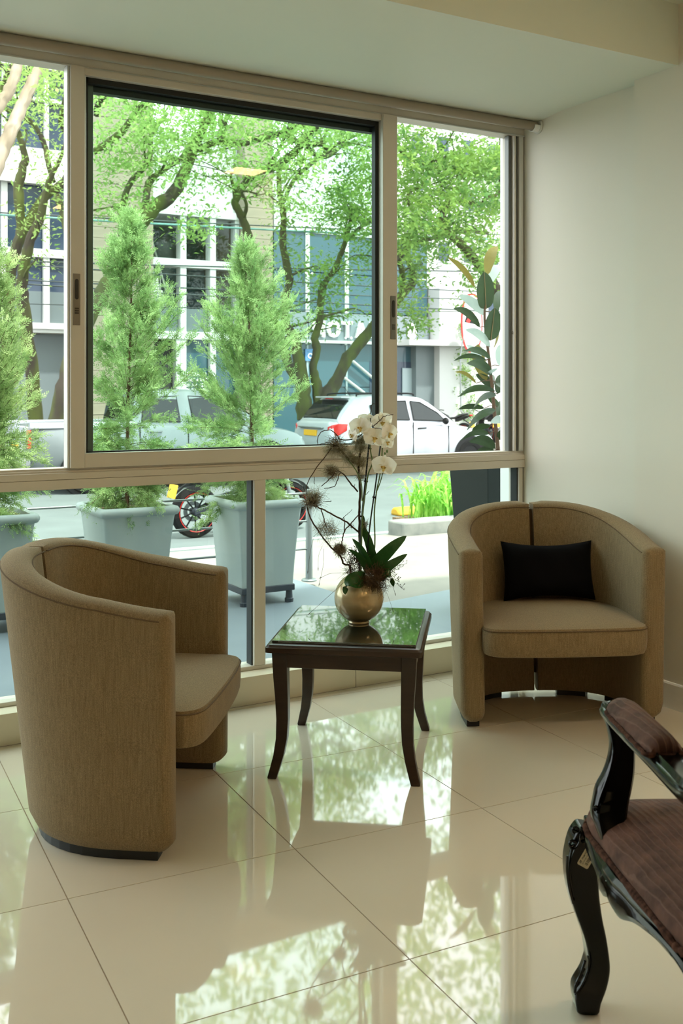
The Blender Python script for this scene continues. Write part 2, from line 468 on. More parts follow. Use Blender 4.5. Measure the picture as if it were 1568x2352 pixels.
# square porcelain tiles, each its own piece, cut where they meet the walls
def clip(poly, a, b, c):
    out = []
    for i in range(len(poly)):
        p, q = poly[i], poly[(i + 1) % len(poly)]
        dp, dq = a * p[0] + b * p[1] - c, a * q[0] + b * q[1] - c
        if dp <= 0: out.append(p)
        if (dp < 0 < dq) or (dq < 0 < dp):
            t = dp / (dp - dq); out.append((p[0] + (q[0] - p[0]) * t, p[1] + (q[1] - p[1]) * t))
    return out
T_ANG = math.radians(-3.29); T = 0.60
tile_me = None
ca, sa = math.cos(T_ANG), math.sin(T_ANG)
for i in range(-12, 8):
    for j in range(-14, 5):
        cx, cyy = 1.139 + T * (i + 0.5), 2.530 + T * (j + 0.5)
        h = T / 2 - 0.0014
        pts = [(ca * x - sa * y, sa * x + ca * y) for x, y in ((cx - h, cyy - h), (cx + h, cyy - h), (cx + h, cyy + h), (cx - h, cyy + h))]
        q = pts
        for a, b, c in ((1, 0, X_PIL - 0.001 if cyy < 2.9 else X_R - 0.001), (-1, 0, -XL - 0.001), (0, 1, Y_PL - 0.001), (0, -1, -YB - 0.001)):
            if q: q = clip(q, a, b, c)
        if len(q) < 3: continue
        whole = len(q) == 4 and q == pts
        if whole and tile_me:
            o = link_mesh('floor_tile', tile_me, None, floor)
            o.location = ((pts[0][0] + pts[2][0]) / 2, (pts[0][1] + pts[2][1]) / 2, 0); o.rotation_euler = (0, 0, T_ANG)
            continue
        mcx, mcy = (pts[0][0] + pts[2][0]) / 2, (pts[0][1] + pts[2][1]) / 2
        loc = [(ca * (x - mcx) + sa * (y - mcy), -sa * (x - mcx) + ca * (y - mcy)) for x, y in q]
        s = 1 - 0.0001 / h
        mb = MB(); bm = mb.bm
        A = [bm.verts.new((x, y, -0.0018)) for x, y in loc]; B = [bm.verts.new((x, y, -0.0008)) for x, y in loc]
        Cv = [bm.verts.new((x * s, y * s, 0)) for x, y in loc]; n = len(loc)
        bm.faces.new(Cv)
        for k in range(n):
            bm.faces.new((A[k], A[(k + 1) % n], B[(k + 1) % n], B[k])); bm.faces.new((B[k], B[(k + 1) % n], Cv[(k + 1) % n], Cv[k]))
        o = mb.build('floor_tile', M['tile'], floor)
        o.location = (mcx, mcy, 0); o.rotation_euler = (0, 0, T_ANG)
        if whole: tile_me = o.data

mb = MB().box(X_R, 3.40, 3.016, 3.84, -0.1, 2.75).box(X_PIL, 3.40, YB, 3.016, -0.1, 2.85)
struct('wall_right', mb, M['wall'])
struct('wall_back', MB().box(XL - 0.2, 3.40, YB - 0.2, YB, -0.1, 2.85), M['wall_far'])
mb = MB()
mb.box(XL - 0.2, XL, YB, 3.95, -0.1, 2.85)
struct('wall_left', mb, M['wall_far'])
struct('ceiling', MB().box(XL, 3.40, YB, 2.82, Z_CEIL, 2.90), M['soffit'])
# lowered soffit along the window with its plastered cove
prof = [(2.79, Z_CEIL + 0.2), (2.79, Z_SOF), (3.46, Z_SOF), (3.53, Z_SOF - 0.003), (3.585, Z_SOF - 0.010), (3.62, Z_SOF - 0.012), (3.66, Z_SOF - 0.020), (3.70, Z_SOF - 0.028), (3.75, Z_SOF - 0.030), (3.75, Z_CEIL + 0.2)]
struct('trim_1', MB().poly_prism(prof, 'x', XL, X_R), M['soffit'], smooth=True)
struct('wall_window', MB().box(XL - 0.2, 6.0, 3.76, 3.93, 2.452, 4.25), M['white'])
struct('wall_exterior', MB().box(X_R, 7.0, 3.845, 3.93, -0.2, 2.452), M['white'])

# plinth under the glazing, faced with long tiles
pl = struct('baseboard_window', MB().box(XL, X_R, Y_PL + 0.006, 3.84, -0.1, 0.104), M['grout'])
xj = onY(817, 1545, Y_PL).x
k0 = int((XL - xj) / 0.6)
for k in range(k0, 4):
    a, b = max(XL, xj + 0.6 * (k - 1) + 0.001), min(X_R, xj + 0.6 * k - 0.001)
    if b - a < 0.02: continue
    o = MB().box(a, b, Y_PL, Y_PL + 0.009, 0.0005, 0.106).build('plinth_tile', M['plinth'], pl, bevel=0.001, seg=1)
    o = MB().box(a, b, Y_PL, 3.80, 0.104, 0.110).build('plinth_tile', M['plinth'], pl, bevel=0.001, seg=1)
struct('baseboard_right', MB().poly_prism([(X_PIL, 0.0), (X_PIL - 0.013, 0.0), (X_PIL - 0.013, 0.094), (X_PIL - 0.009, 0.1), (X_PIL, 0.1)], 'y', YB, 3.01), M['white'])

# upper window band
w1 = tag(thing('window_1', None, None), kind='structure')
def alu(name, x0, x1, y0, y1, z0, z1, m='alu', par=None, bev=0.0015):
    return MB().box(x0, x1, y0, y1, z0, z1).build(name, M[m], par or w1, bevel=bev, seg=1)
alu('head', XL, X_R, 3.755, 3.84, 2.405, 2.452)
alu('head_highlight', XL, X_R, 3.748, 3.755, 2.400, 2.407, 'alu_light')  # lip in paler metal, a thin highlight put into its colour
tp = [(3.75, .866), (3.75, .8995), (3.7535, .9008), (3.75, .902), (3.75, .9245), (3.756, .926), (3.756, .9325), (3.762, .934), (3.762, .941), (3.84, .941), (3.84, .866)]
MB().poly_prism(tp, 'x', XL, X_R).build('transom', M['alu'], w1)
def stile(x0, x1):
    st = alu('sash_stile', x0, x1, 3.738, 3.792, 0.9415, 2.404)
    return st
st1, st2 = stile(1.035, 1.087), stile(2.370, 2.443)
alu('sash_rail', 1.087, 2.370, 3.742, 3.80, 0.9415, 0.994)
alu('sash_rail', 1.087, 2.370, 3.748, 3.80, 2.376, 2.404)
alu('stile_edge', 1.026, 1.035, 3.75, 3.80, 0.9415, 2.404, 'alu_light')
alu('glazing_bead', 1.087, 1.096, 3.752, 3.80, 0.994, 2.376, 'alu_light')
alu('gasket', 1.096, 1.108, 3.772, 3.80, 0.994, 2.376, 'gasket', bev=0)
alu('gasket', 1.096, 2.358, 3.772, 3.80, 2.356, 2.376, 'gasket', bev=0)
alu('gasket', 1.096, 2.370, 3.772, 3.80, 0.994, 0.999, 'gasket', bev=0)
alu('gasket', 2.352, 2.370, 3.772, 3.80, 0.994, 2.376, 'gasket', bev=0)
alu('fixed_stile', 1.104, 1.138, 3.806, 3.84, 0.9415, 2.404, 'alu_dark')
alu('fixed_rail', 1.138, 2.370, 3.806, 3.84, 2.335, 2.404, 'gasket', bev=0)
MB().box(1.096, 2.368, 3.795, 3.801, 0.996, 2.376).build('pane', M['glass_tint'], w1)
MB().box(XL, 1.026, 3.795, 3.801, 0.9415, 2.404).build('pane', M['glass'], w1)
MB().box(2.443, 3.075, 3.795, 3.801, 0.9415, 2.404).build('pane', M['glass'], w1)
alu('jamb', 3.080, 3.098, 3.772, 3.802, 0.9415, 2.404, 'alu_dark')
alu('jamb', 3.098, 3.108, 3.752, 3.84, 0.9415, 2.404, 'alu')
alu('jamb', 3.108, 3.124, 3.762, 3.84, 0.9415, 2.404, 'alu_dark')
alu('jamb', 3.124, 3.150, 3.750, 3.84, 0.9415, 2.404, 'alu_light')
MB().lathe([(0, -0.004), (0.005, -0.003), (0.006, 0)], 10, Matrix.Translation((3.094, 3.762, 1.49)) @ Matrix.Rotation(PI / 2, 4, 'X')).build('screw_cap', M['chrome'], w1)
def lock(st, xc, zc, w, h):
    MB().box(xc - w / 2, xc + w / 2, 3.7345, 3.7385, zc - h / 2, zc + h / 2).build('lock_plate', M['lock'], st, bevel=0.0008, seg=1)
    z = zc + h * 0.20
    mb = MB()
    n = 8; r = w * 0.27; hh = h * 0.20 - r
    pts = [(xc + r * math.cos(PI * k / n), z + hh + r * math.sin(PI * k / n)) for k in range(n + 1)] + [(xc + r * math.cos(PI + PI * k / n), z - hh + r * math.sin(PI + PI * k / n)) for k in range(n + 1)]
    mb.poly_prism(pts, 'y', 3.7322, 3.7346).build('finger_pull', M['lock_dark'], st, bevel=0.001)
    mb = MB()
    for k in range(3):
        zz = zc - h * 0.22 + (k - 1) * h * 0.045
        mb.box(xc - w * .28, xc + w * .28, 3.7325, 3.7346, zz - h * .014, zz + h * .014)
    mb.build('lock_latch', M['lock_dark'], st)
    for s in (1, -1):
        MB().lathe([(0, -0.0012), (0.0035, -0.0008), (0.0038, 0)], 10, Matrix.Translation((xc, 3.7346, zc + s * h * 0.465)) @ Matrix.Rotation(PI / 2, 4, 'X')).build('screw', M['lock_dark'], st)
lk = onY(175.5, 688, 3.7385); lock(st1, lk.x, lk.z, 0.026, onY(175, 629, 3.7385).z - onY(175, 747, 3.7385).z)
lk = onY(902, 729.5, 3.7385); lock(st2, lk.x, lk.z, 0.026, onY(902, 680, 3.7385).z - onY(902, 779, 3.7385).z)

# lower fixed glazing
w2 = tag(thing('window_2', None, None), kind='structure')
def alu2(*a, **k): return alu(*a, par=w2, **k)
alu2('bottom_rail', XL, X_R, 3.752, 3.83, 0.110, 0.126, 'alu')
alu2('mullion', 1.772, 1.822, 3.750, 3.82, 0.126, 0.866)
alu2('gasket', 1.766, 1.772, 3.765, 3.81, 0.126, 0.866, 'gasket', bev=0)
alu2('jamb', 3.128, 3.150, 3.755, 3.83, 0.126, 0.866)
alu2('gasket', 3.122, 3.128, 3.765, 3.81, 0.126, 0.866, 'gasket', bev=0)
MB().box(XL, 1.768, 3.787, 3.793, 0.126, 0.866).build('pane', M['glass_low'], w2)
MB().box(1.822, 3.124, 3.787, 3.793, 0.126, 0.866).build('pane', M['glass_low'], w2)

# curtain rod along the window head
rod = thing('curtain_rod', 'long beige roller rod running along the top of the window to a round wall bracket', 'curtain rod', (X_R, 3.655, 2.428))
MB().tube([(XL - X_R + 0.01, 0, 0), (-0.022, 0, 0)], 0.021, 20).build('rod', M['rod'], rod, smooth=True)
mb = MB().lathe([(0, 0), (0.032, 0), (0.034, 0.004), (0.030, 0.010), (0.010, 0.012), (0.010, 0.028), (0, 0.028)], 24, Matrix.Rotation(-PI / 2, 4, 'Y'))
mb.build('bracket', M['alu_light'], rod, smooth=True)
pts = [(0.027 * math.cos(a), 0.027 * math.sin(a)) for a in np.linspace(PI, 2 * PI, 13)] + [(0.023 * math.cos(a), 0.023 * math.sin(a)) for a in np.linspace(2 * PI, PI, 13)]
MB().poly_prism(pts, 'x', -0.04, -0.008).build('bracket_cup', M['white'], rod, smooth=True)

# ceiling panel lamps (their own light stays here)
def panel_lamp(x, y, label, p=LAMP_POWER):
    t = thing('panel_lamp', label, 'ceiling lamp', (x, y, Z_CEIL), 0, 'square ceiling lamps')
    mb = MB()
    for a in range(4):
        R = Matrix.Rotation(a * PI / 2, 4, 'Z')
        mb.box(-0.14, 0.14, 0.12, 0.14, -0.012, 0, R)
    mb.build('frame', M['lamp_frame'], t)
    MB().box(-0.12, 0.12, -0.12, 0.12, -0.004, 0).build('diffuser', M['lamp_glow'], t)
    ld = bpy.data.lights.new('lamp_light', 'AREA'); ld.shape = 'SQUARE'; ld.size = 0.23; ld.energy = p; ld.spread = math.radians(100); ld.color = (1.0, 0.91, 0.78)
    lo = bpy.data.objects.new('lamp_light', ld); COL.objects.link(lo); lo.parent = t; lo.location = (0, 0, -0.014)
panel_lamp(2.94, 1.23, 'square warm ceiling lamp close to the right wall, mirrored in the big window pane', LAMP_POWER)
for x, y, lab in ((0.9, -0.6, 'square warm ceiling lamp just behind the camera'), (2.3, -0.75, 'square warm ceiling lamp behind the carved armchair'), (0.2, -2.6, 'square warm ceiling lamp in the far back middle of the lobby'), (1.7, -2.6, 'square warm ceiling lamp in the far back of the lobby, nearest the right wall'), (-1.4, -2.6, 'square warm ceiling lamp in the far back left of the lobby')):
    panel_lamp(x, y, lab)

# ================================================================== FURNITURE
def tub_chair(loc, face, label):
    """two curved upholstered half shells round a seat. local: +x right hand of the sitter's front view, -y front"""
    t = thing('tub_chair', label, 'armchair', loc, face)
    W, TH = 0.385, 0.088
    # local frame: y = 0 on the line of the arm fronts, +y towards the back
    def plan(s, z):
        """s 0 front of arm .. 1 middle of back, outer surface, right half"""
        k = min(1.0, max(0.0, z / 0.76))
        D = 0.475 + 0.092 * k            # back leans outwards
        w = W - 0.012 * (1 - k)
        L0 = D - 0.36
        # straight run then quarter superellipse
        Ls = L0; La = 0.60
        d = s * (Ls + La)
        if d < Ls: return w, d
        a = (d - Ls) / La * PI / 2
        e = 0.82
        return w * math.cos(a) ** e if a < PI / 2 - 1e-6 else 0.0, Ls + (D - Ls) * math.sin(a) ** e
    def inward(s, z, off):
        x0, y0 = plan(max(0, s - 0.01), z); x1, y1 = plan(min(1, s + 0.01), z)
        tx, ty = x1 - x0, y1 - y0; l = math.hypot(tx, ty)
        nx, ny = ty / l, -tx / l
        x, y = plan(s, z)
        # normal pointing inside (towards axis)
        if s < 0.999: sgn = -1
        else: sgn = -1
        return x + sgn * nx * off, y + sgn * ny * off
    def ztop(s): 
        u = min(1, s / 0.95); return 0.645 + 0.118 * (u * u * (3 - 2 * u)) ** 0.8
    def zbot(s): return 0.016 + 0.030 * max(0, 1 - s / 0.07) ** 2.2
    NS = 26
    ss = [0.0, 0.004, 0.010, 0.020, 0.034, 0.055, 0.10] + [0.10 + 0.895 * (i / (NS - 1)) for i in range(1, NS)]
    for side in (1, -1):
        mb = MB(); sec = []
        for s in ss:
            zt, zb = ztop(s), zbot(s)
            ring = []
            # cross-section: outer face up, rounded top, inner face down, rounded bottom
            cs = []
            for z in np.linspace(zb + 0.05, zt - 0.022, 7): cs.append((0.0, z))
            cs += [(0.003, zt - 0.010), (0.011, zt - 0.002), (0.03, zt + 0.003), (TH / 2, zt + 0.005), (TH - 0.03, zt + 0.003), (TH - 0.011, zt - 0.002), (TH - 0.003, zt - 0.010)]
            for z in np.linspace(zt - 0.022, zb + 0.03, 7): cs.append((TH, z))
            cs += [(TH - 0.012, zb + 0.006), (TH - 0.03, zb), (0.035, zb), (0.014, zb + 0.014)]
            # soften both ends
            e = 0.0
            if s < 0.034: e = 0.030 * (1 - math.sqrt(max(0, 1 - (1 - s / 0.034) ** 2)))
            if s > 0.96: e = 0.010 * ((s - 0.96) / 0.035) ** 2
            for off, z in cs:
                o2 = min(max(off, e), TH - e); z2 = min(z, zt + 0.005 - e)
                x, y = inward(s, z2, o2)
                ring.append((side * x, y, z2))
            sec.append(ring)
        mb.loft(sec, True, True)
        sh = mb.build('back_shell', M['fabric'], t, smooth=True)
        # seams along the top edges and the arm front
        for off in (0.0005, TH - 0.0005):
            pts = []
            for s in ss[4:]:
                x, y = inward(s, ztop(s) - 0.017, off)
                pts.append((side * x, y, ztop(s) - 0.017))
            MB().tube(pts, 0.0021, 5).build('seam', M['seam'], sh)
        # dark plinth strip and glide
        for s0, s1 in (((0.055, 0.52), (0.70, 0.90)) if side > 0 else ((0.055, 0.80),)):
          mb = MB(); sec = []
          for s in np.linspace(s0, s1, 12):
            r = []
            for off, z in ((0.024, 0.001), (0.024, 0.026), (TH - 0.018, 0.026), (TH - 0.018, 0.001)):
                x, y = inward(s, 0.03, off); r.append((side * x, y, z))
            sec.append(r)
          mb.loft(sec).build('plinth_strip', M['black'], t)
    sec = []
    for z in np.linspace(0.085, 0.735, 8):
        yb = plan(1, z)[1]
        sec.append([(-0.02, yb - 0.035, z), (0.02, yb - 0.035, z), (0.02, yb - 0.052, z), (-0.02, yb - 0.052, z)])
    MB().loft(sec).build('slit_backing', M['seam'], t)  # added dark strip that backs the open slit so it looks shaded
    # seat cushion, crowned, standing proud of the arms
    outline = []
    xw = W - TH + 0.004
    base = [(-xw, 0.30), (-xw, 0.02), (-xw + 0.004, -0.025), (-xw + 0.03, -0.054), (-xw + 0.10, -0.068), (0, -0.074), (xw - 0.10, -0.068), (xw - 0.03, -0.054), (xw - 0.004, -0.025), (xw, 0.02), (xw, 0.30), (xw * .78, 0.42), (xw * .4, 0.475), (0, 0.487), (-xw * .4, 0.475), (-xw * .78, 0.42)]
    pts = smooth_path([(p[0], p[1]) for p in base] + [base[0]], 4)[:-1]
    cxm, cym = 0.0, 0.19
    sec = []
    for sc, z in ((0.80, 0.268), (0.93, 0.270), (0.975, 0.276), (0.992, 0.290), (1.0, 0.315), (1.0, 0.350), (0.995, 0.366), (0.982, 0.374), (0.93, 0.379), (0.80, 0.386), (0.60, 0.393), (0.35, 0.397), (0.12, 0.398)):
        sec.append([(cxm + (p[0] - cxm) * sc, cym + (p[1] - cym) * sc, z) for p in pts])
    seat = MB().loft(sec).build('seat', M['fabric'], t, smooth=True)
    sp = [(p[0] * 1.0, cym + (p[1] - cym) * 1.0, 0.366) for p in pts if p[1] < 0.05]
    sp.sort(key=lambda p: math.atan2(p[1] - cym, p[0]) % (2 * PI))
    MB().tube(sp, 0.002, 5).build('seam', M['seam'], seat)
    return t

# chair beside the plant table on the left: facing the room's right
dL = Vector((0.396, 0.552)).normalized()
cL = Vector((0.952, 2.525)) + dL * 0.385
tub_chair((cL.x, cL.y, 0), math.atan2(dL.y, dL.x), 'tan tub armchair turned sideways, left of the dark side table')
wR = Vector((2.935, 2.672)) - Vector((2.247, 3.012)); wR.normalize()
cR = Vector((2.240, 3.018)) + wR * 0.383
angR = math.atan2(wR.y, wR.x)
tub_chair((cR.x, cR.y, 0), angR, 'tan tub armchair facing the camera with a black cushion on it')

# black cushion on the right chair
def cushion(loc, rz, tilt):
    n, m = 24, 14
    w, h, d = 0.185, 0.118, 0.055
    V = []; F = []
    for sgn in (1, -1):
        for j in range(m + 1):
            for i in range(n + 1):
                u, v = -1 + 2 * i / n, -1 + 2 * j / m
                pin = 1 - 0.10 * (1 - v * v) * 0 
                x = u * w * (1 - 0.055 * (1 - v * v) ** 1 * abs(u) ** 3)
                z = v * h * (1 - 0.17 * (1 - u * u) * abs(v) ** 3)
                th = d * ((1 - u ** 4) * (1 - v ** 4)) ** 0.55
                wr = 0.003 * math.sin(9 * u + 4 * v) * (1 - u * u) * (1 - v * v)
                V.append((x, sgn * (th + wr), z))
    N = (n + 1) * (m + 1)
    for s in (0, 1):
        for j in range(m):
            for i in range(n):
                a = s * N + j * (n + 1) + i
                q = (a, a + 1, a + n + 2, a + n + 1)
                F.append(q if s else q[::-1])
    o = np_mesh('cushion', np.array(V), np.array(F), M['cushion'], None, True)
    bm = bmesh.new(); bm.from_mesh(o.data); bmesh.ops.remove_doubles(bm, verts=bm.verts, dist=1e-5); bm.to_mesh(o.data); bm.free()
    o.location = loc; o.rotation_euler = (tilt, 0, rz)
    return tag(o, 'black lumbar cushion leaning in the right armchair', 'cushion')
cp = Vector((cR.x, cR.y, 0)) + Matrix.Rotation(angR, 3, 'Z') @ Vector((0.038, 0.368, 0.507))
cushion(cp, angR, math.radians(-14))

# dark side table with a glass sheet on top
tA = math.radians(-38.0)
tc_ = Vector((1.798, 3.018, 0))
tb = thing('side_table', 'dark wooden side table with flared legs and black glass top under the orchid', 'table', tc_, tA)
HX, HY, HT = 0.247, 0.290, 0.428
sec = []
for o_, z in ((-0.006, HT - 0.030), (0.0, HT - 0.028), (0.0, HT - 0.012), (-0.004, HT - 0.009), (-0.006, HT - 0.004), (-0.016, HT)):
    a, b = HX + o_, HY + o_; r = 0.012; ring = []
    for (sx, sy, st) in ((1, 1, 0), (-1, 1, 1), (-1, -1, 2), (1, -1, 3)):
        for k in range(4):
            an = (st + k / 3) * PI / 2
            ring.append((sx * (a - r) + r * math.cos(an), sy * (b - r) + r * math.sin(an), z))
    sec.append(ring)
MB().loft(sec).build('tabletop', M['wood_h'], tb, smooth=True)
g = MB().box(-HX + 0.020, HX - 0.020, -HY + 0.020, HY - 0.020, HT + 0.0004, HT + 0.0075).build('glass_top', M['table_glass'], tb, bevel=0.001)
LX, LY = 0.206, 0.244
for sy in (-1, 1):
    MB().box(-LX + 0.02, LX - 0.02, sy * (LY + 0.008) - 0.009, sy * (LY + 0.008) + 0.009, HT - 0.080, HT - 0.030).build('apron', M['wood_h'], tb, bevel=0.001, seg=1)
for sx in (-1, 1):
    MB().box(sx * (LX + 0.008) - 0.009, sx * (LX + 0.008) + 0.009, -LY + 0.02, LY - 0.02, HT - 0.080, HT - 0.030).build('apron', M['wood_h'], tb, bevel=0.001, seg=1)
leg_me = None
for sx, sy in ((-1, -1), (1, -1), (1, 1), (-1, 1)):
    if leg_me is None:
        sec = []
        for z, off, hw in ((0.0, 0.026, 0.0135), (0.004, 0.0262, 0.0150), (0.03, 0.017, 0.0155), (0.07, 0.004, 0.0165), (0.12, -0.006, 0.0178), (0.18, -0.009, 0.0190), (0.25, -0.007, 0.0205), (0.32, -0.003, 0.0225), (HT - 0.030, 0.0, 0.0240)):
            c = off * 0.8
            sec.append([(c + dx * hw, c + dy * hw, z) for dx, dy in ((1, 1), (-1, 1), (-1, -1), (1, -1))])
        lg = MB().loft(sec).build('leg', M['wood'], tb, bevel=0.002, seg=2)
        leg_me = lg.data
    else:
        lg = link_mesh('leg', leg_me, None, tb); md = lg.modifiers.new('bevel', 'BEVEL'); md.width = 0.002; md.segments = 2; md.limit_method = 'ANGLE'
    lg.location = (sx * (LX - 0.001), sy * (LY - 0.001), 0.0); lg.rotation_euler = (0, 0, {(1, 1): 0, (-1, 1): PI / 2, (-1, -1): PI, (1, -1): -PI / 2}[(sx, sy)])

# round gold vase
VZ = HT + 0.0078
va = thing('vase', 'round gold glazed vase standing on the glass top of the side table', 'vase', (1.820, 3.022, VZ))
R = 0.084
prof = [(0.0, 0.0), (0.034, 0.0), (0.036, 0.003), (0.035, 0.007)]
for k in range(3, 33):
    a = -PI / 2 + PI * k / 38
    if R * math.cos(a) > 0.036 or a > 0: prof.append((R * math.cos(a), 0.084 + R * math.sin(a)))
zr = prof[-1][1]; rr = prof[-1][0]
prof += [(rr - 0.003, zr + 0.001), (rr - 0.005, zr - 0.004), (R * 0.8, 0.12), (R * 0.9, 0.08), (0, 0.03)]
MB().lathe(prof, 48).build('bowl', M['vase'], va, smooth=True)
MB().lathe([(0, 0.118), (0.074, 0.118), (0.06, 0.128), (0, 0.132)], 24).build('potting_bark', M['moss_brown'], va, smooth=True)
VC = Vector((1.820, 3.022, 0)); VD = VC.x * _S + VC.y * _C

# ------------------------------------------------------------------ flower arrangement in the vase
K = VD / CAM_F
def arr_root(name, label, cat):
    return thing(name, label, cat, (VC.x, VC.y, VZ + 0.12), -CAM_YAW)
def AP(u, v, dy=0.0):
    """arrangement frame: x right, -y towards the room, z up"""
    return Vector(((u - 822) * K, -dy, CAM_H - (v - 894) * K - (VZ + 0.12)))
orch = arr_root('orchid', 'white moth orchid with two staked stems growing out of the gold vase', 'plant')

def strip_leaf(mb, pts, widths, side, fold=0.15, n=5, thick=0):
    """leaf blade along pts; widths half-widths; side = approx width direction"""
    P = [Vector(p) for p in pts]; side = Vector(side)
    rows = []
    for i, p in enumerate(P):
        t = (P[min(i + 1, len(P) - 1)] - P[max(i - 1, 0)]).normalized()
        s = (side - t * side.dot(t)).normalized(); nrm = t.cross(s)
        w = widths[i]
        rows.append([mb.bm.verts.new(p + s * (w * q) + nrm * (abs(q) * w * fold)) for q in np.linspace(-1, 1, n)])
    for i in range(len(rows) - 1):
        for k in range(n - 1):
            mb.bm.faces.new((rows[i][k], rows[i][k + 1], rows[i + 1][k + 1], rows[i + 1][k]))
    return mb
def leaf_w(n, w, tip=1.0, base=0.35):
    out = []
    for i in range(n):
        t = i / (n - 1)
        out.append(max(0.0006, w * (base * (1 - t) ** 3 + (math.sin(PI * min(1, 0.12 + 0.88 * t ** 0.9)) ** 0.6 if t < 1 else 0))))
    return out
def sm(pts, per=5): return [Vector(p) for p in smooth_path(pts, per)]

for path, w, side in (
    ([(848, 1312, .02), (868, 1282, .03), (900, 1252, .02), (931, 1231, .00)], .024, (-0.5, -0.35, 0.8)),
    ([(852, 1316, .03), (880, 1298, .05), (905, 1283, .05), (931, 1268, .04)], .019, (-0.3, -0.45, 0.8)),
    ([(846, 1312, .02), (838, 1285, .04), (824, 1255, .05), (806, 1232, .05)], .016, (0.8, -0.6, 0.3)),
    ([(843, 1312, .03), (834, 1290, .05), (818, 1268, .07), (797, 1253, .08)], .013, (0.8, -0.5, 0.5)),
    ([(851, 1312, .01), (852, 1280, .01), (842, 1240, .00), (832, 1216, -.01), (833, 1186, -.02)], .014, (0.9, -0.3, 0.2)),
    ([(853, 1310, .02), (855, 1290, .02), (853, 1268, .03), (845, 1240, .03)], .014, (0.9, -0.4, 0.1)),
    ([(836, 1322, .05), (812, 1324, .075), (794, 1336, .088), (790, 1354, .090)], .025, (-0.5, -0.5, -0.65)),
    ([(862, 1318, .04), (882, 1312, .06), (895, 1322, .07), (899, 1338, .075)], .019, (0.5, -0.6, -0.5))):
    P = sm([AP(*p) for p in path])
    strip_leaf(MB(), P, leaf_w(len(P), w), side).build('leaf', M['oleaf'], orch, smooth=True)
def rod_(name, path, r, m, par, r2=None, n=6):
    P = sm([AP(*p) for p in path], 4)
    return MB().tube(P, list(np.linspace(r, r2 if r2 is not None else r, len(P))), n).build(name, M[m], par, smooth=True)
rod_('stake', [(823, 1318, 0), (824, 1260, 0), (829, 1180, 0), (837, 1100, 0), (845, 1018, 0)], .0028, 'stake', orch)
rod_('stake', [(838, 1318, .0), (846, 1215, 0), (861, 1105, 0), (871, 1022, 0)], .0025, 'stake', orch)
rod_('stem', [(826, 1315, .01), (829, 1200, .01), (835, 1140, .01), (843, 1088, .01), (852, 1064, .012), (848, 1035, .015), (846, 1015, .018), (838, 1002, .02), (826, 988, .022)], .0026, 'ostem', orch, .0018)
rod_('stem', [(829, 1150, .01), (827, 1110, .012), (818, 1085, .015), (804, 1064, .018), (792, 1052, .015)], .0022, 'ostem', orch, .0014)
rod_('stem', [(850, 1312, .01), (858, 1250, .005), (857, 1180, .0), (862, 1130, .0), (870, 1090, .0), (874, 1045, .01), (875, 1010, .02), (872, 985, .02)], .0026, 'ostem', orch, .0018)
rod_('stem', [(861, 1132, .0), (870, 1108, .01), (876, 1085, .02)], .002, 'ostem', orch, .0016)
for u, v in ((846, 1030), (838, 1105), (866, 1058), (857, 1142), (828, 1186)):
    MB().box(-.0065, .0065, -.004, .004, -.003, .003, Matrix.Translation(AP(u, v, .004)) @ Matrix.Rotation(0.2, 4, 'Y')).build('clip', M['stake'], orch, bevel=.001)

def petal_mesh(mb, L, W, curl, base=0.18, nx=7, ny=8, M4=Matrix(), flare=2.2):
    """petal from origin along +z, lying in xz, cupped along -y"""
    rows = []
    for j in range(ny + 1):
        t = j / ny
        w = W * (base + (1 - base) * math.sin(PI * min(1, t ** 0.75)) ** 0.75) if t < 1 else W * 0.10
        w *= (1 - t ** 6) ** 0.5 if t < 1 else 1
        rows.append([mb.bm.verts.new(M4 @ Vector((w * q, -curl * (q * q * 0.6 - t * t * 0.4) * L + 0.002 * math.sin(5 * q + 4 * t), L * t))) for q in np.linspace(-1, 1, nx)])
    for j in range(ny):
        for k in range(nx - 1):
            mb.bm.faces.new((rows[j][k], rows[j][k + 1], rows[j + 1][k + 1], rows[j + 1][k]))
    return mb
def flower(u, v, dy, s, yaw, pitch, roll=0.0):
    Mf = Matrix.Translation(AP(u, v, dy)) @ Matrix.Rotation(yaw, 4, 'Z') @ Matrix.Rotation(pitch, 4, 'X') @ Matrix.Rotation(roll, 4, 'Y')
    mb = MB()
    for a in (0, 2.25, -2.25):
        petal_mesh(mb, 0.036 * s, 0.0145 * s, 0.15, M4=Matrix.Rotation(a, 4, 'Y') @ Matrix.Translation((0, 0.002, 0)))
    f = mb.build('flower', M['petal'], orch, smooth=True); f.matrix_local = Mf
    for a in (1.25, -1.25):
        petal_mesh(MB(), 0.041 * s, 0.027 * s, -0.10, 0.30, M4=Matrix.Rotation(a, 4, 'Y') @ Matrix.Translation((0, -0.002, 0))).build('petal', M['petal'], f, smooth=True)
    mb = MB()
    mb.ball((0, -0.007 * s, -0.002 * s), 0.0045 * s, 8, 6, 0.8, 1.2, 1.0)
    petal_mesh(mb, 0.013 * s, 0.005 * s, 0.5, 0.5, 5, 5, Matrix.Translation((0, -0.006 * s, -0.004 * s)) @ Matrix.Rotation(PI - 0.35, 4, 'X'))
    for q in (1, -1):
        petal_mesh(mb, 0.010 * s, 0.004 * s, 0.4, 0.5, 3, 4, Matrix.Translation((0.002 * q, -0.006 * s, -0.003 * s)) @ Matrix.Rotation(q * 1.2, 4, 'Y') @ Matrix.Rotation(0.7, 4, 'X'))
    mb.build('lip', M['lip'], f, smooth=True)
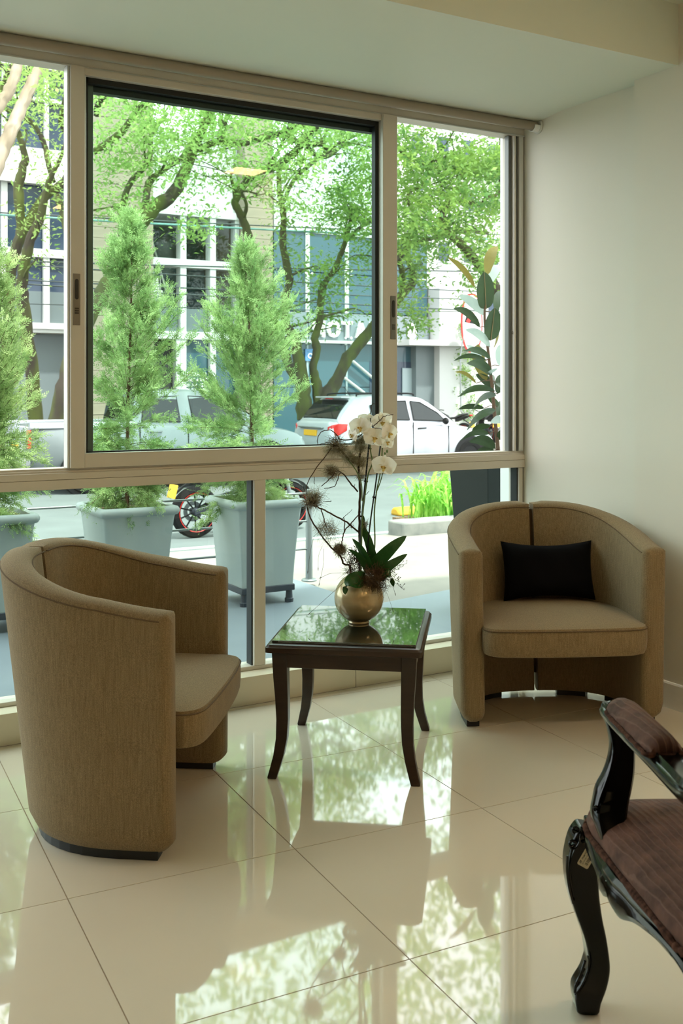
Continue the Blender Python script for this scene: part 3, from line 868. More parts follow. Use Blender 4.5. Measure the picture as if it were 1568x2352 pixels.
FL = [(825, 980, .035, 1.0, -0.25, 0.10, 0.0), (856, 1004, .045, 1.02, 0.15, -0.05, 0.15), (874, 968, .020, 0.95, 0.2, 0.25, -0.2), (889, 994, .030, 1.0, 0.75, 0.05, 0.25),
      (878, 1069, .035, 1.08, -0.15, 0.1, 0.12), (808, 998, .030, 0.7, -1.0, -0.1, 0.3), (885, 1016, .015, 0.75, 0.5, -0.35, 0.0), (842, 962, .0, 0.9, -0.2, 1.0, 0.3)]
for a in FL: flower(*a)
for u, v in ((886, 1036), (881, 1042)):
    MB().ball(AP(u, v, .01), .0045, 8, 6, .8, .8, 1.3).build('bud', M['ostem'], orch, smooth=True)

# dry branch with moss tufts, stuck into the same vase
dry = arr_root('dried_branch', 'dry twisted twigs hung with tufts of grey moss, standing in the gold vase', 'branch')
TW = [
 [(806, 1330, .0, 3.2), (800, 1300, 0, 3.0), (787, 1294, .01, 3), (778, 1275, .015, 2.6), (746, 1242, .02, 2.4), (723, 1208, .025, 2.2), (706, 1175, .03, 2.0), (703, 1150, .03, 1.6)],
 [(823, 1322, -.01, 4.0), (824, 1250, -.01, 4.0), (823, 1190, -.01, 3.6), (824, 1130, -.01, 3.4), (821, 1075, -.005, 3.2), (825, 1040, .0, 2.8), (829, 1007, .005, 2.4), (834, 994, .01, 2.0), (818, 1003, .015, 1.8), (802, 1009, .02, 1.8), (781, 1009, .025, 1.7), (772, 1000, .03, 1.5), (756, 987, .03, 1.3), (736, 992, .03, 1.2), (727, 1008, .03, 1.2), (730, 1020, .03, 1.1), (752, 1015, .03, 1.0), (768, 1024, .03, 1.0)],
 [(821, 1068, -.005, 2.6), (800, 1056, .0, 2.4), (785, 1040, .01, 2.2), (767, 1022, .02, 2.0), (742, 1051, .03, 1.6), (717, 1084, .035, 1.5), (703, 1112, .035, 1.3), (704, 1140, .035, 1.2)],
 [(819, 1130, -.01, 2.4), (798, 1105, .0, 2.2), (790, 1092, .005, 1.9), (775, 1082, .01, 1.8), (760, 1084, .02, 1.4)],
 [(823, 1224, -.01, 2.6), (794, 1200, .0, 2.4), (756, 1177, .02, 2.2), (727, 1162, .03, 2.0), (717, 1150, .03, 1.4)],
 [(826, 1175, 0, 1.4), (805, 1200, .01, 1.8), (788, 1220, .015, 1.9), (783, 1244, .01, 1.8), (779, 1262, .01, 1.6)],
 [(788, 1220, .015, 1.6), (789, 1200, .02, 1.4), (787, 1186, .02, 0.9)],
 [(735, 1165, .03, 1.5), (743, 1195, .03, 1.5), (750, 1215, .02, 1.3)],
 [(849, 975, .01, 1.4), (848, 952, .01, 1.3), (851, 929, .015, 1.2), (858, 928, .015, 0.9)],
 [(852, 979, .03, 1.3), (868, 966, .04, 1.2), (878, 956, .04, 1.1), (899, 951, .045, 0.8)], [(868, 966, .04, .9), (866, 955, .04, .7)],
 [(846, 988, .03, 1.2), (856, 983, .04, 1.1), (880, 982, .045, .8)],
 [(736, 1115, .03, 1.2), (763, 1090, .03, 1.2), (766, 1078, .03, 1.0)], [(742, 1120, .03, 1.0), (767, 1114, .03, 1.2), (775, 1090, .03, 1.3), (780, 1086, .02, 1.3)],
 [(720, 1110, .03, 1.0), (720, 1093, .03, .8)], [(835, 1138, .0, 1.0), (845, 1128, .0, .7)], [(811, 1118, .0, .8), (812, 1112, .0, .6)],
 [(784, 1190, .02, .9), (806, 1168, .02, .5)], [(740, 1150, .03, .9), (756, 1150, .03, 1.2), (757, 1147, .03, .4)],
]
for path in TW:
    P = smooth_path([tuple(AP(p[0], p[1], p[2])) + (p[3] * K * 0.78,) for p in path], 5)
    pts = []
    for i, p in enumerate(P):
        w = 0.0012 if 0 < i < len(P) - 1 else 0
        pts.append(Vector(p[:3]) + Vector((random.uniform(-w, w), random.uniform(-w, w), random.uniform(-w, w))))
    MB().tube(pts, [p[3] for p in P], 6).build('twig', M['dtwig'], dry, smooth=True)

def curl_tuft(c, r, n, L, wid, seedv, sy=1.0, spread=1.0):
    """curly fibres as thin triangular-section ribbons"""
    rng = np.random.default_rng(seedv); V = []; F = []
    for _ in range(n):
        d = rng.normal(size=3); d /= np.linalg.norm(d)
        p = np.array(c) + d * np.array([r, r * sy, r * 0.9]) * rng.uniform(0.05, 1.0) ** .7 * 0.95
        t = np.cross(d, rng.normal(size=3)) * 1.2 + d * 0.22 * spread + rng.normal(size=3) * 0.25; t /= np.linalg.norm(t)
        bend = np.cross(t, rng.normal(size=3)) * 0.85
        m = 7; step = L * rng.uniform(0.5, 1.3) / m
        pts = []
        for i in range(m + 1):
            pts.append(p.copy()); p = p + t * step
            t = t + bend * 0.5 + rng.normal(size=3) * 0.12; t /= np.linalg.norm(t)
        base = len(V)
        for i, q in enumerate(pts):
            tt = pts[min(i + 1, m)] - pts[max(i - 1, 0)]; tt /= (np.linalg.norm(tt) + 1e-9)
            a = np.cross(tt, [0.3, 0.5, 0.8]); a /= (np.linalg.norm(a) + 1e-9); b = np.cross(tt, a)
            w = wid * (1 - 0.6 * i / m)
            for k in range(3):
                an = k * 2.094; V.append(q + a * w * math.cos(an) + b * w * math.sin(an))
        for i in range(m):
            for k in range(3):
                k2 = (k + 1) % 3
                F.append((base + i * 3 + k, base + i * 3 + k2, base + i * 3 + 3 + k2, base + i * 3 + 3 + k))
    return np.array(V), np.array(F)
def moss(u, v, dy, rpx, n, m='moss', L=0.027, wid=0.0006, par=None, sy=0.7, spread=1.0):
    V, F = curl_tuft(AP(u, v, dy), rpx * K, n, L, wid, int(u * 7 + v), sy, spread)
    return tag(np_mesh('moss_tuft', V, F, M[m], par or dry), kind='stuff')
moss(770, 1022, .02, 24, 340); moss(757, 1034, .02, 20, 200); moss(781, 1036, .015, 18, 200); moss(766, 1014, .02, 16, 120, 'moss_brown')
moss(823, 1024, .005, 19, 300); moss(827, 1008, .01, 14, 160)
moss(760, 1083, .015, 21, 320); moss(757, 1080, .02, 12, 100, 'moss_brown')
moss(716, 1143, .03, 20, 320, L=.045); moss(714, 1150, .03, 17, 200, 'moss_brown', L=.04)
moss(800, 1052, .005, 15, 190); moss(824, 1062, .0, 16, 230); moss(812, 1056, .0, 14, 150); moss(826, 1095, .0, 10, 130, L=.022)
moss(752, 1216, .02, 22, 190, L=.045, wid=.0005); moss(741, 1212, .02, 16, 70, L=.05, wid=.0005)
moss(779, 1262, .012, 14, 520, 'moss', L=.02); moss(776, 1259, .012, 13, 320, 'moss_brown', L=.02)
moss(836, 1205, -.005, 8, 60, L=.02); moss(803, 1208, .0, 6, 30, 'moss_brown', L=.015)
# root tangle at the vase mouth and dry seed sprigs
moss(850, 1322, .06, 26, 330, 'moss_brown', L=.05, wid=.0008, sy=.5); moss(872, 1318, .05, 22, 220, 'moss_brown', L=.04, wid=.0007, sy=.5)
moss(870, 1340, .075, 12, 60, 'moss_brown', L=.035, wid=.0006, sy=.4); moss(805, 1312, .02, 20, 120, 'moss_brown', L=.045)
def sprig(u0, v0, u1, v1, dy, n):
    mb = MB(); a = AP(u0, v0, dy); b = AP(u1, v1, dy)
    mid = (a + b) / 2 + Vector((random.uniform(-.01, .01), 0, .008))
    P = sm([a, mid, b], 5); mb.tube(P, 0.0006, 4)
    for i in range(n):
        q = P[random.randrange(3, len(P))]
        e = q + Vector((random.uniform(-.016, .016), random.uniform(-.01, .01), random.uniform(.002, .02)))
        mb.tube([q, (q + e) / 2 + Vector((0, 0, .002)), e], [.0005, .0005, .0014], 4)
    return mb.build('seed_sprig', M['dtwig'], dry)
for k in range(22):
    u0, v0 = random.uniform(795, 830), random.uniform(1300, 1325); sprig(u0, v0, u0 + random.uniform(-24, 22), random.uniform(1262, 1296), random.uniform(-.02, .04), 8)
for e in ((930, 1290), (921, 1297), (912, 1304), (905, 1312), (924, 1350), (913, 1332)): sprig(866, 1318, e[0], e[1], .04, 9)
for a, b in (((800, 1320), (712, 1398)), ((880, 1345), (897, 1391)), ((720, 1225), (706, 1303)), ((738, 1250), (729, 1296)), ((742, 1255), (732, 1331)), ((780, 1310), (738, 1318)), ((875, 1318), (902, 1353))):
    mb = MB(); P = sm([AP(*a, .05), AP((a[0] + b[0]) / 2 + random.uniform(-6, 6), (a[1] + b[1]) / 2 - 4, .06), AP(*b, .06)], 5)
    mb.tube(P, .0005, 4); d = (P[-1] - P[-2]).normalized(); mb.tube([P[-1], P[-1] + d * .005, P[-1] + d * .012], [.0006, .0014, .0003], 5)
    mb.build('seed_stalk', M['dtwig'], dry)

# ------------------------------------------------------------------ carved black armchair in the right foreground
LC, DC = 0.775, 1.78
fa = thing('carved_armchair', 'black lacquered carved armchair with brown velvet seat and arm pad, cut by the right edge', 'armchair', (DC * _S + LC * _C, DC * _C - LC * _S, 0), -CAM_YAW)
def FP(u, v, d):
    """chair frame from a sight line at depth d"""
    return Vector(((u - 784) / CAM_F * d - LC, d - DC, CAM_H - (v - HORIZON) * d / CAM_F))
def FL_(l, d, z): return Vector((l - LC, d - DC, z))
LEG = [(1345, 1893), (1330, 1892), (1318, 1904), (1309, 1922), (1302, 1950), (1298, 1979), (1301, 2022), (1311, 2067), (1327, 2112), (1340, 2151), (1347, 2191), (1345, 2207), (1336, 2232), (1320, 2258), (1316, 2276), (1319, 2301), (1326, 2315), (1367, 2316), (1375, 2292), (1388, 2257), (1395, 2224), (1395, 2195), (1388, 2145), (1378, 2096), (1371, 2041), (1371, 2008), (1377, 1984), (1384, 1960), (1378, 1925), (1362, 1900)]
DL = 2.055
outl = [FP(u, v, DL) for u, v in LEG]; zmin = min(p.z for p in outl)
outl = [(p.x, p.z - zmin) for p in outl]
sm_out = [tuple(p) for p in smooth_path(outl + [outl[0]], 3)[:-1]]
def leg(mirror, y0, y1, name='leg'):
    return MB().poly_prism([(-x if mirror else x, z) for x, z in sm_out], 'y', y0, y1).build(name, M['lacquer'], fa, bevel=0.007, seg=3, angle=50)
YL = DL - DC
lleg = leg(False, YL - 0.022, YL + 0.034)
leg(True, YL - 0.022, YL + 0.034)
for sx in (-1, 1):
    xs = sx * 0.235
    MB().loft([[(xs + dx * w + sx * o, -0.33 - b + dy * w, z) for dx, dy in ((1, 1), (-1, 1), (-1, -1), (1, -1))] for z, w, o, b in ((0, .016, .01, .09), (.12, .018, .0, .05), (.25, .021, 0, .01), (.40, .024, 0, 0), (.47, .024, 0, .0))]).build('leg', M['lacquer'], fa, bevel=.006, seg=2)
# carving: scrolls and leaf lobes on knee and foot
def scroll(u, v, rpx, d, turns=1.4, start=0.0, w=3.2, flip=1):
    P = []
    for i in range(26):
        t = i / 25; a = start + flip * t * turns * 2 * PI; r = rpx * (1 - 0.78 * t)
        P.append(FP(u + r * math.cos(a), v + r * math.sin(a), d - 0.004 * t))
    return MB().tube(P, [w * d / CAM_F * (0.8 + 0.5 * i / 25) for i in range(26)], 8).build('carving', M['lacquer'], fa, smooth=True)
dfc = DL - 0.026
def bead(path, w, d=dfc, par=None):
    P = sm([FP(u, v, d) for u, v in path], 5)
    return MB().tube(P, [w * d / CAM_F] * len(P), 8).build('carving', M['lacquer'], par or fa, smooth=True)
scroll(1316, 1938, 12, dfc, 1.3, 0.5); scroll(1322, 1906, 9, dfc, 1.2, 2.0)
bead([(1333, 1915), (1330, 1935), (1318, 1956), (1309, 1990), (1310, 2022), (1318, 2060)], 2.2)
bead([(1336, 1936), (1350, 1934), (1362, 1948), (1372, 1972), (1386, 2008)], 2.6)
bead([(1333, 1900), (1350, 1912), (1366, 1932), (1380, 1962)], 3.0)
bead([(1303, 1965), (1302, 2000), (1307, 2040), (1316, 2075)], 3.0)
bead([(1349, 2195), (1352, 2212), (1346, 2240), (1332, 2268), (1320, 2284)], 2.4)
bead([(1343, 2207), (1337, 2226), (1330, 2244), (1322, 2262), (1320, 2280)], 3.4, DL - 0.030)
for u, v, a in ((1338, 2232, .5), (1333, 2246, .5), (1327, 2262, .6)):
    bead([(u - 5, v + 6), (u, v), (u + 5, v - 7)], 2.6, DL - 0.030)
# serpentine side rails
def side_rail(mir):
    sec = []
    prof = [(1.99, .476, .340), (1.93, .470, .345), (1.88, .466, .352), (1.845, .464, .350), (1.825, .462, .338), (1.80, .463, .345), (1.785, .464, .351), (1.77, .466, .341), (1.745, .472, .336), (1.70, .480, .353), (1.66, .488, .361), (1.61, .498, .366), (1.55, .507, .364), (1.48, .512, .355), (1.44, .513, .345)]
    for d, l, zb in smooth_path(prof, 3):
        q = [(l + .040, .392), (l + .004, .393), (l - .003, .386), (l - .002, .378), (l - .008, .372), (l - .010, zb + .012), (l - .004, zb + .002), (l + .006, zb), (l + .040, zb + .006)]
        sec.append([((-1 if mir else 1) * (x - LC), d - DC, z) for x, z in q])
    return MB().loft(sec).build('side_rail', M['lacquer'], fa, smooth=True)
side_rail(False); side_rail(True)
bead([(1394, 2022), (1399, 2040), (1400, 2056), (1405, 2064)], 4.5, 1.80); MB().ball(FP(1397, 2026, 1.80), .0042, 10, 8).build('carving', M['lacquer'], fa, smooth=True)
bead([(1408, 2050), (1412, 2046), (1415, 2056), (1416, 2078)], 2.4, 1.775)
MB().poly_prism([(-.30, .345), (-.15, .352), (-.05, .335), (0, .325), (.05, .335), (.15, .352), (.30, .345), (.30, .392), (-.30, .392)], 'y', 0.225, 0.262).build('front_rail', M['lacquer'], fa, bevel=.004)
MB().box(-.25, .25, -.345, -.315, .34, .392).build('rear_rail', M['lacquer'], fa, bevel=.004)
# velvet seat, domed
ol = []
for a in np.linspace(0, 2 * PI, 48, endpoint=False):
    ca_, sa_ = math.cos(a), math.sin(a); e = 0.24
    y = 0.27 * abs(sa_) ** e * (1 if sa_ >= 0 else -1)
    hw = 0.318 - 0.052 * (0.27 - y) / 0.54
    ol.append((hw * abs(ca_) ** e * (1 if ca_ >= 0 else -1), y - 0.028))
sec = []
for sc, z in ((.97, .385), (1.0, .394), (1.012, .408), (1.0, .422), (.97, .431), (.90, .441), (.78, .452), (.6, .462), (.4, .469), (.2, .472), (.03, .473)):
    sec.append([(x * sc, (y + .028) * sc - .028, z) for x, y in ol])
se = MB().loft(sec).build('seat', M['velvet'], fa, smooth=True)
tr = [(x * 1.012, (y + .028) * 1.012 - .028, .395 + .0015 * math.sin(i * 2.1)) for i, (x, y) in enumerate(ol)]
tr = [Vector(p) for p in smooth_path(tr + [tr[0]], 4)]
MB().tube(tr, [.0065 + .0014 * math.sin(i * 1.7) for i in range(len(tr))], 8).build('seat_trim', M['fringe'], se, smooth=True)
# arm post and arm
LV = [(1940, 1380, 1392), (1925, 1376, 1398), (1900, 1368, 1412), (1880, 1360, 1432), (1860, 1358, 1437), (1838, 1362, 1440), (1806, 1369, 1447), (1776, 1385, 1452), (1741, 1397, 1454), (1708, 1401, 1453), (1678, 1396, 1447), (1650, 1387, 1441), (1628, 1382, 1437), (1617, 1386, 1432)]
def arm(mir):
    mx = -1 if mir else 1
    sec = []
    for v, ul, ur in smooth_path(LV, 3):
        d = 1.885 + 0.075 * (1940 - v) / 323
        a, b = FP(ul, v, d), FP(ur, v, d); w = b.x - a.x; h = 0.020
        c = (a + b) / 2
        ring = [(c.x + w / 2 * qx, c.y + h * qy, c.z) for qx, qy in ((-.98, -.3), (-.86, -.75), (-.7, -1), (0, -1.04), (.8, -1), (.97, -.7), (1, 0), (.97, .7), (.8, 1), (-.8, 1), (-1, .5))]
        sec.append([(mx * x, y, z) for x, y, z in ring])
    MB().loft(sec).build('arm_post', M['lacquer'], fa, smooth=True)
    sec = []
    path = [(.512, 1.978, .618, .020, .013), (.514, 1.955, .621, .026, .017), (.517, 1.90, .619, .026, .018), (.522, 1.80, .618, .026, .018), (.527, 1.70, .620, .027, .020), (.528, 1.62, .622, .027, .021), (.522, 1.54, .630, .025, .020), (.508, 1.47, .652, .022, .020), (.497, 1.42, .69, .020, .020), (.492, 1.40, .73, .016, .018)]
    for l, d, z, hw, hh in smooth_path(path, 4):
        ring = [(l - LC + hw * qx, d - DC, z + hh * qz) for qx, qz in ((-1, -.4), (-1.05, .1), (-.9, .45), (-.8, .5), (-.62, .95), (-.45, .78), (.45, .78), (.62, .95), (.8, .5), (.9, .45), (1.05, .1), (1, -.4), (.6, -.95), (-.6, -.95))]
        sec.append([(mx * x, y, zz) for x, y, zz in ring])
    am = MB().loft(sec).build('arm', M['lacquer'], fa, smooth=True)
    sec = []
    for d, w, h in ((1.932, .010, .006), (1.928, .020, .016), (1.915, .028, .025), (1.89, .031, .029), (1.83, .031, .030), (1.77, .031, .030), (1.72, .031, .029), (1.695, .030, .026), (1.685, .027, .018), (1.682, .020, .008)):
        l = .514 + (1.955 - d) / 0.255 * .013
        sec.append([(mx * (l - LC + w * math.cos(a)), d - DC, .634 + h * max(-0.1, math.sin(a))) for a in np.linspace(-.25, PI + .25, 15)])
    pad = MB().loft(sec).build('arm_pad', M['velvet'], fa, smooth=True)
    pp = []
    for d, w in ((1.925, .020), (1.90, .031), (1.83, .033), (1.76, .033), (1.705, .033), (1.685, .029)):
        pp.append((mx * (.514 + (1.955 - d) / .255 * .013 - LC - w), d - DC, .634))
    qq = []
    for d, w in ((1.685, .029), (1.705, .033), (1.76, .033), (1.83, .033), (1.90, .031), (1.925, .020)):
        qq.append((mx * (.514 + (1.955 - d) / .255 * .013 - LC + w), d - DC, .634))
    P = [Vector(p) for p in smooth_path(pp + qq + [pp[0]], 4)]
    MB().tube(P, [.0042 + .001 * math.sin(i * 2.3) for i in range(len(P))], 6).build('pad_trim', M['fringe'], pad, smooth=True)
    # curl at the arm front
    MB().lathe([(0, 0), (.011, .001), (.013, .005), (.008, .007), (.006, .004), (0, .004)], 14, Matrix.Translation((mx * (.5135 - LC), 1.955 - DC, .634))).build('arm_scroll', M['lacquer'], am, smooth=True)
    return am
arm(False); arm(True)
# beading on the arm post
for path in ([(1389, 1640), (1398, 1668), (1406, 1700), (1408, 1730), (1400, 1770), (1388, 1805), (1376, 1838), (1370, 1868)], [(1405, 1668), (1412, 1700), (1412, 1735), (1405, 1775), (1392, 1812), (1381, 1845)]):
    P = sm([FP(u, v, 1.885 + .075 * (1940 - v) / 323 - .021) for u, v in path], 4)
    MB().tube(P, [.0026] * len(P), 6).build('carving', M['lacquer'], fa, smooth=True)
scroll(1368, 1856, 7, 1.885, 1.2, 1.0, 2.4)
# oval padded back
bc = Vector((0, -0.38, 0.80)); tilt = Matrix.Translation(bc) @ Matrix.Rotation(math.radians(-14), 4, 'X')
sec = []
for sc, y in ((.55, -.03), (.9, -.028), (1.0, -.012), (1.0, .012), (.9, .032), (.6, .045), (.1, .05)):
    sec.append([tilt @ Vector((.225 * sc * math.cos(a), y, .27 * sc * math.sin(a))) for a in np.linspace(0, 2 * PI, 36, endpoint=False)])
MB().loft(sec).build('backrest', M['velvet'], fa, smooth=True)
P = [tilt @ Vector((.24 * math.cos(a), 0, .285 * math.sin(a))) for a in np.linspace(0, 2 * PI, 49)]
MB().tube(P, .024, 10, cap=False).build('back_frame', M['lacquer'], fa, smooth=True)
for sx in (-1, 1):
    MB().tube(sm([(sx * .235, -.335, .44), (sx * .235, -.35, .52), (sx * .225, -.362, .60), (sx * .20, -.37, .66)], 4), .022, 10).build('back_post', M['lacquer'], fa, smooth=True)

# ------------------------------------------------------------------ lettering helper
def lettering(name, body, size, m, parent, Mx, align='LEFT', extrude=0.0, sx=1.0, space=1.0, bold=0.0):
    cu = bpy.data.curves.new(name, 'FONT'); cu.body = body; cu.size = size; cu.align_x = align; cu.extrude = extrude; cu.space_character = space; cu.offset = bold
    cu.resolution_u = 3
    tmp = bpy.data.objects.new(name, cu); COL.objects.link(tmp)
    dg = bpy.context.evaluated_depsgraph_get(); dg.update()
    me = bpy.data.meshes.new_from_object(tmp.evaluated_get(dg))
    bpy.data.objects.remove(tmp); bpy.data.curves.remove(cu)
    me.transform(Matrix.Diagonal((sx, 1, 1, 1)))
    o = link_mesh(name, me, m, parent); o.matrix_local = Mx
    return o
# asset sticker on the back of the front leg
ys = YL - 0.0222 - 0.0072
pA, pB, pC = FP(1327, 1989, DL - .022), FP(1353, 1999, DL - .022), FP(1350, 1949, DL - .022)
ex = (pC - pA); Ls_ = ex.length; ex.normalize(); ey = (pA - pB); Ws_ = ey.length; ey.normalize(); ey = (ey - ex * ey.dot(ex)).normalized()
yface = YL - 0.0222
org = Vector((pB.x - 0.004, yface - 0.0004, pB.z + 0.002))
Ms = Matrix(((ex.x, ey.x, 0, org.x), (0, 0, -1, org.y), (ex.z, ey.z, 0, org.z), (0, 0, 0, 1)))
r = 0.003; ring = []
for cx_, cy_, st in ((Ls_ - r, Ws_ - r, 0), (r, Ws_ - r, 1), (r, r, 2), (Ls_ - r, r, 3)):
    for k in range(5):
        a = (st + k / 4) * PI / 2; ring.append((cx_ + r * math.cos(a), cy_ + r * math.sin(a)))
stk = MB().poly_prism(ring, 'z', 0, 0.0003).build('asset_sticker', M['paper'], lleg); stk.matrix_local = Ms
mb = MB()
for k in range(3): mb.poly_prism([(.0035 + k * .0018, Ws_ * .70), (.0045 + k * .0018, Ws_ * .70), (.0062 + k * .0018, Ws_ * .90), (.0052 + k * .0018, Ws_ * .90)], 'z', .0003, .0004)
mb.poly_prism([(.0072, Ws_ * .84), (.0102, Ws_ * .84), (.0088, Ws_ * .90)], 'z', .0003, .0004)
mb.build('sticker_print', M['ink'], lleg).matrix_local = Ms
lettering('sticker_print', 'FRIMONTEZ', .0052, M['ink'], lleg, Ms @ Matrix.Translation((.0125, Ws_ * .72, .0004)), sx=.86, bold=.00006)
lettering('sticker_print', 'ACTIVO FIJO  EL-8406', .0030, M['ink'], lleg, Ms @ Matrix.Translation((.0045, Ws_ * .53, .0004)), sx=.9, bold=.00005)
mb = MB(); x = .006
rb = random.Random(3)
while x < Ls_ - .006:
    w = rb.choice((.0003, .0005, .0009, .0012)); mb.box(x, x + w, Ws_ * .16, Ws_ * .42, .0003, .0004); x += w + rb.choice((.0004, .0006, .0009))
mb.build('sticker_print', M['ink'], lleg).matrix_local = Ms

# ================================================================== OUTDOORS: ground
Z_T, Z_R = -0.05, -0.50
A_, B_, C_ = onZ(650, 1322, Z_T), onZ(855, 1389, Z_T), onZ(1032, 1354, Z_T)
far = C_ + (C_ - B_) * 12
tpts = [(-14, 3.80), (far.x, 3.80), (far.x, far.y), (C_.x, C_.y), (B_.x, B_.y), (A_.x, A_.y), (-14, A_.y + 0.25)]
terr = struct('terrace', MB().poly_prism(tpts, 'z', -0.16, Z_T), M['deck'])
struct('sidewalk', MB().poly_prism([(3.7, -0.075), (6.5, -0.085), (8.55, -0.19), (8.62, -0.20), (8.62, -0.6), (3.7, -0.6)], 'x', -14, 40), M['walk'])
road = struct('road', MB().poly_prism([(8.62, -0.30), (9.6, -0.42), (11.0, -0.50), (22.6, -0.52), (22.6, -0.9), (8.62, -0.9)], 'x', -20, 60), M['road'])
MB().box(-14, 9.5, 10.25, 10.36, -0.475, -0.452).build('lane_line', mat('worn road line', (186, 188, 180), 0.9), road)
struct('sidewalk', MB().poly_prism([(22.6, -0.9), (22.6, -0.36), (29, -0.36), (29, -0.9)], 'x', -20, 60), M['walk'])
struct('ground', MB().box(-60, XL - 10, -60, 60, -0.9, -0.62).box(-60, 90, -60, -5, -0.9, -0.2).box(-60, 120, 29, 90, -0.9, -0.4), M['road'])

# ------------------------------------------------------------------ planters on stands
def planter(x, y, label):
    t = thing('planter', label, 'planter', (x, y, Z_T), 0, 'grey planters on the terrace')
    def ring(hx, hy, z, r):
        out = []
        for sx, sy, st in ((1, 1, 0), (-1, 1, 1), (-1, -1, 2), (1, -1, 3)):
            for k in range(4):
                a = (st + k / 3) * PI / 2
                out.append((sx * (hx - r) + r * math.cos(a), sy * (hy - r) + r * math.sin(a), z))
        return out
    S = [(.168, .190, .110, .012), (.176, .198, .25, .012), (.190, .212, .42, .014), (.203, .225, .545, .016), (.207, .229, .570, .016), (.222, .244, .576, .022), (.231, .253, .590, .026), (.232, .254, .604, .026), (.224, .246, .618, .026), (.208, .230, .623, .022), (.196, .218, .616, .02), (.192, .214, .58, .02)]
    MB().loft([ring(*s) for s in S]).build('body', M['planter'], t, smooth=True)
    mb = MB(); n = 10
    g = [[mb.bm.verts.new((-.19 + .38 * i / n, -.21 + .42 * j / n, .588 + .014 * mnoise.noise((i * .9 + x * 9, j * .9, 1)))) for i in range(n + 1)] for j in range(n + 1)]
    for j in range(n):
        for i in range(n): mb.bm.faces.new((g[j][i], g[j][i + 1], g[j + 1][i + 1], g[j + 1][i]))
    mb.build('soil', M['soil'], t, smooth=True)
    st = MB().box(-.175, .175, -.197, .197, .072, .110).build('stand', M['stand'], t, bevel=.004, seg=1)
    for sx in (-1, 1):
        for sy in (-1, 1):
            MB().lathe([(0, 0), (.026, 0), (.027, .022), (.022, .026), (.019, .072), (0, .072)], 12, Matrix.Translation((sx * .148, sy * .170, 0))).build('foot', M['stand'], st)
    return t

def cypress(x, y, H, prof, seed, lean, label, nb=300):
    t = thing('cypress', label, 'conifer', (x, y, Z_T + 0.59), 0, 'cypresses in the planters')
    rng = np.random.default_rng(seed)
    P = sm([(0, 0, 0), (lean * .3, 0.01, H * .35), (lean * .7, -.01, H * .7), (lean, 0, H)], 6)
    MB().tube(P, list(np.linspace(.013, .0025, len(P))), 8).build('trunk', M['twig'], t, smooth=True)
    zs = np.array([p[0] for p in prof]); rs = np.array([p[1] for p in prof])
    h = rng.uniform(0, 1, nb) ** 1.12 * H
    az = rng.uniform(0, 2 * PI, nb)
    lump = np.array([mnoise.noise((math.cos(a) * 1.3 + seed, math.sin(a) * 1.3, z * 3.2)) for a, z in zip(az, h)])
    R = np.interp(h, zs, rs) * np.clip(1.0 + 1.1 * lump, .35, 1.5)
    Lb = R * rng.uniform(.5, 1.12, nb) + .02
    low = np.clip(1 - h / (0.42 * H), 0, 1)
    rise = rng.uniform(.25, .9, nb) * (1 - 1.35 * low)
    base = np.stack([lean * h / H, np.zeros(nb), h], 1)
    # branches as fine twigs
    V = []; F = []; SP = []; SD = []
    for i in range(nb):
        d = np.array([math.cos(az[i]), math.sin(az[i]), 0]); L = Lb[i]
        pts = [base[i] + d * L * s + np.array([0, 0, L * (rise[i] * s + (0.30 if low[i] < .3 else -0.25) * s * s)]) for s in np.linspace(0, 1, 6)]
        for a, b in zip(pts[:-1], pts[1:]):
            o = len(V); w = .0012
            V += [a + [w, 0, 0], a + [-w, 0, w], a + [0, w, -w], b + [w, 0, 0], b + [-w, 0, w], b + [0, w, -w]]
            F += [(o, o + 1, o + 4, o + 3), (o + 1, o + 2, o + 5, o + 4), (o + 2, o, o + 3, o + 5)]
        ns = int(8 + 150 * L)
        s = rng.uniform(.15, 1.03, ns) ** .8
        pa = np.array([np.interp(s, np.linspace(0, 1, 6), [p[k] for p in pts]) for k in range(3)]).T
        tg = np.array(pts[-1]) - np.array(pts[2]); tg /= np.linalg.norm(tg) + 1e-9
        dd = tg + rng.normal(size=(ns, 3)) * .55 + np.array([0, 0, .25 if low[i] < .4 else -.15])
        SP.append(pa + rng.normal(size=(ns, 3)) * .012); SD.append(dd)
    np_mesh('twigs', np.array(V), np.array(F), M['twig'], t)['kind'] = 'stuff'
    SP = np.concatenate(SP); SD = np.concatenate(SD); SD /= np.linalg.norm(SD, axis=1)[:, None]
    n = len(SP); m = 9
    up = rng.normal(size=(n, 3)); sd = np.cross(SD, up); sd /= np.linalg.norm(sd, axis=1)[:, None]; nr = np.cross(SD, sd)
    Ls = rng.uniform(.035, .075, n)
    vs = []
    for j in range(m):
        f = (j + .3) / m; sg = 1 if j % 2 else -1
        a = SP + SD * (Ls * f)[:, None]
        dr = SD * .8 + sd * sg * (.75 * (1 - .6 * f)) + nr * rng.normal(size=(n, 1)) * .18
        dr /= np.linalg.norm(dr, axis=1)[:, None]
        ll = Ls * (.42 - .22 * f); w = .0027
        pw = np.cross(dr, nr)
        mid = a + dr * (ll * .45)[:, None]; tip = a + dr * ll[:, None]
        vs.append(np.stack([a, mid + pw * w, tip, mid - pw * w], 1))
    vs = np.stack(vs, 1).reshape(-1, 3)
    np_mesh('foliage', vs, np.arange(len(vs)).reshape(-1, 4), M['cypress'], t)['kind'] = 'stuff'
    return t
PX = [(1.140, 5.77), (1.920, 5.765), (2.712, 5.735)]
planter(PX[0][0], PX[0][1], 'grey square planter farthest left, mostly hidden behind the turned tub armchair')
planter(PX[1][0], PX[1][1], 'grey square planter above the top edge of the turned tub armchair')
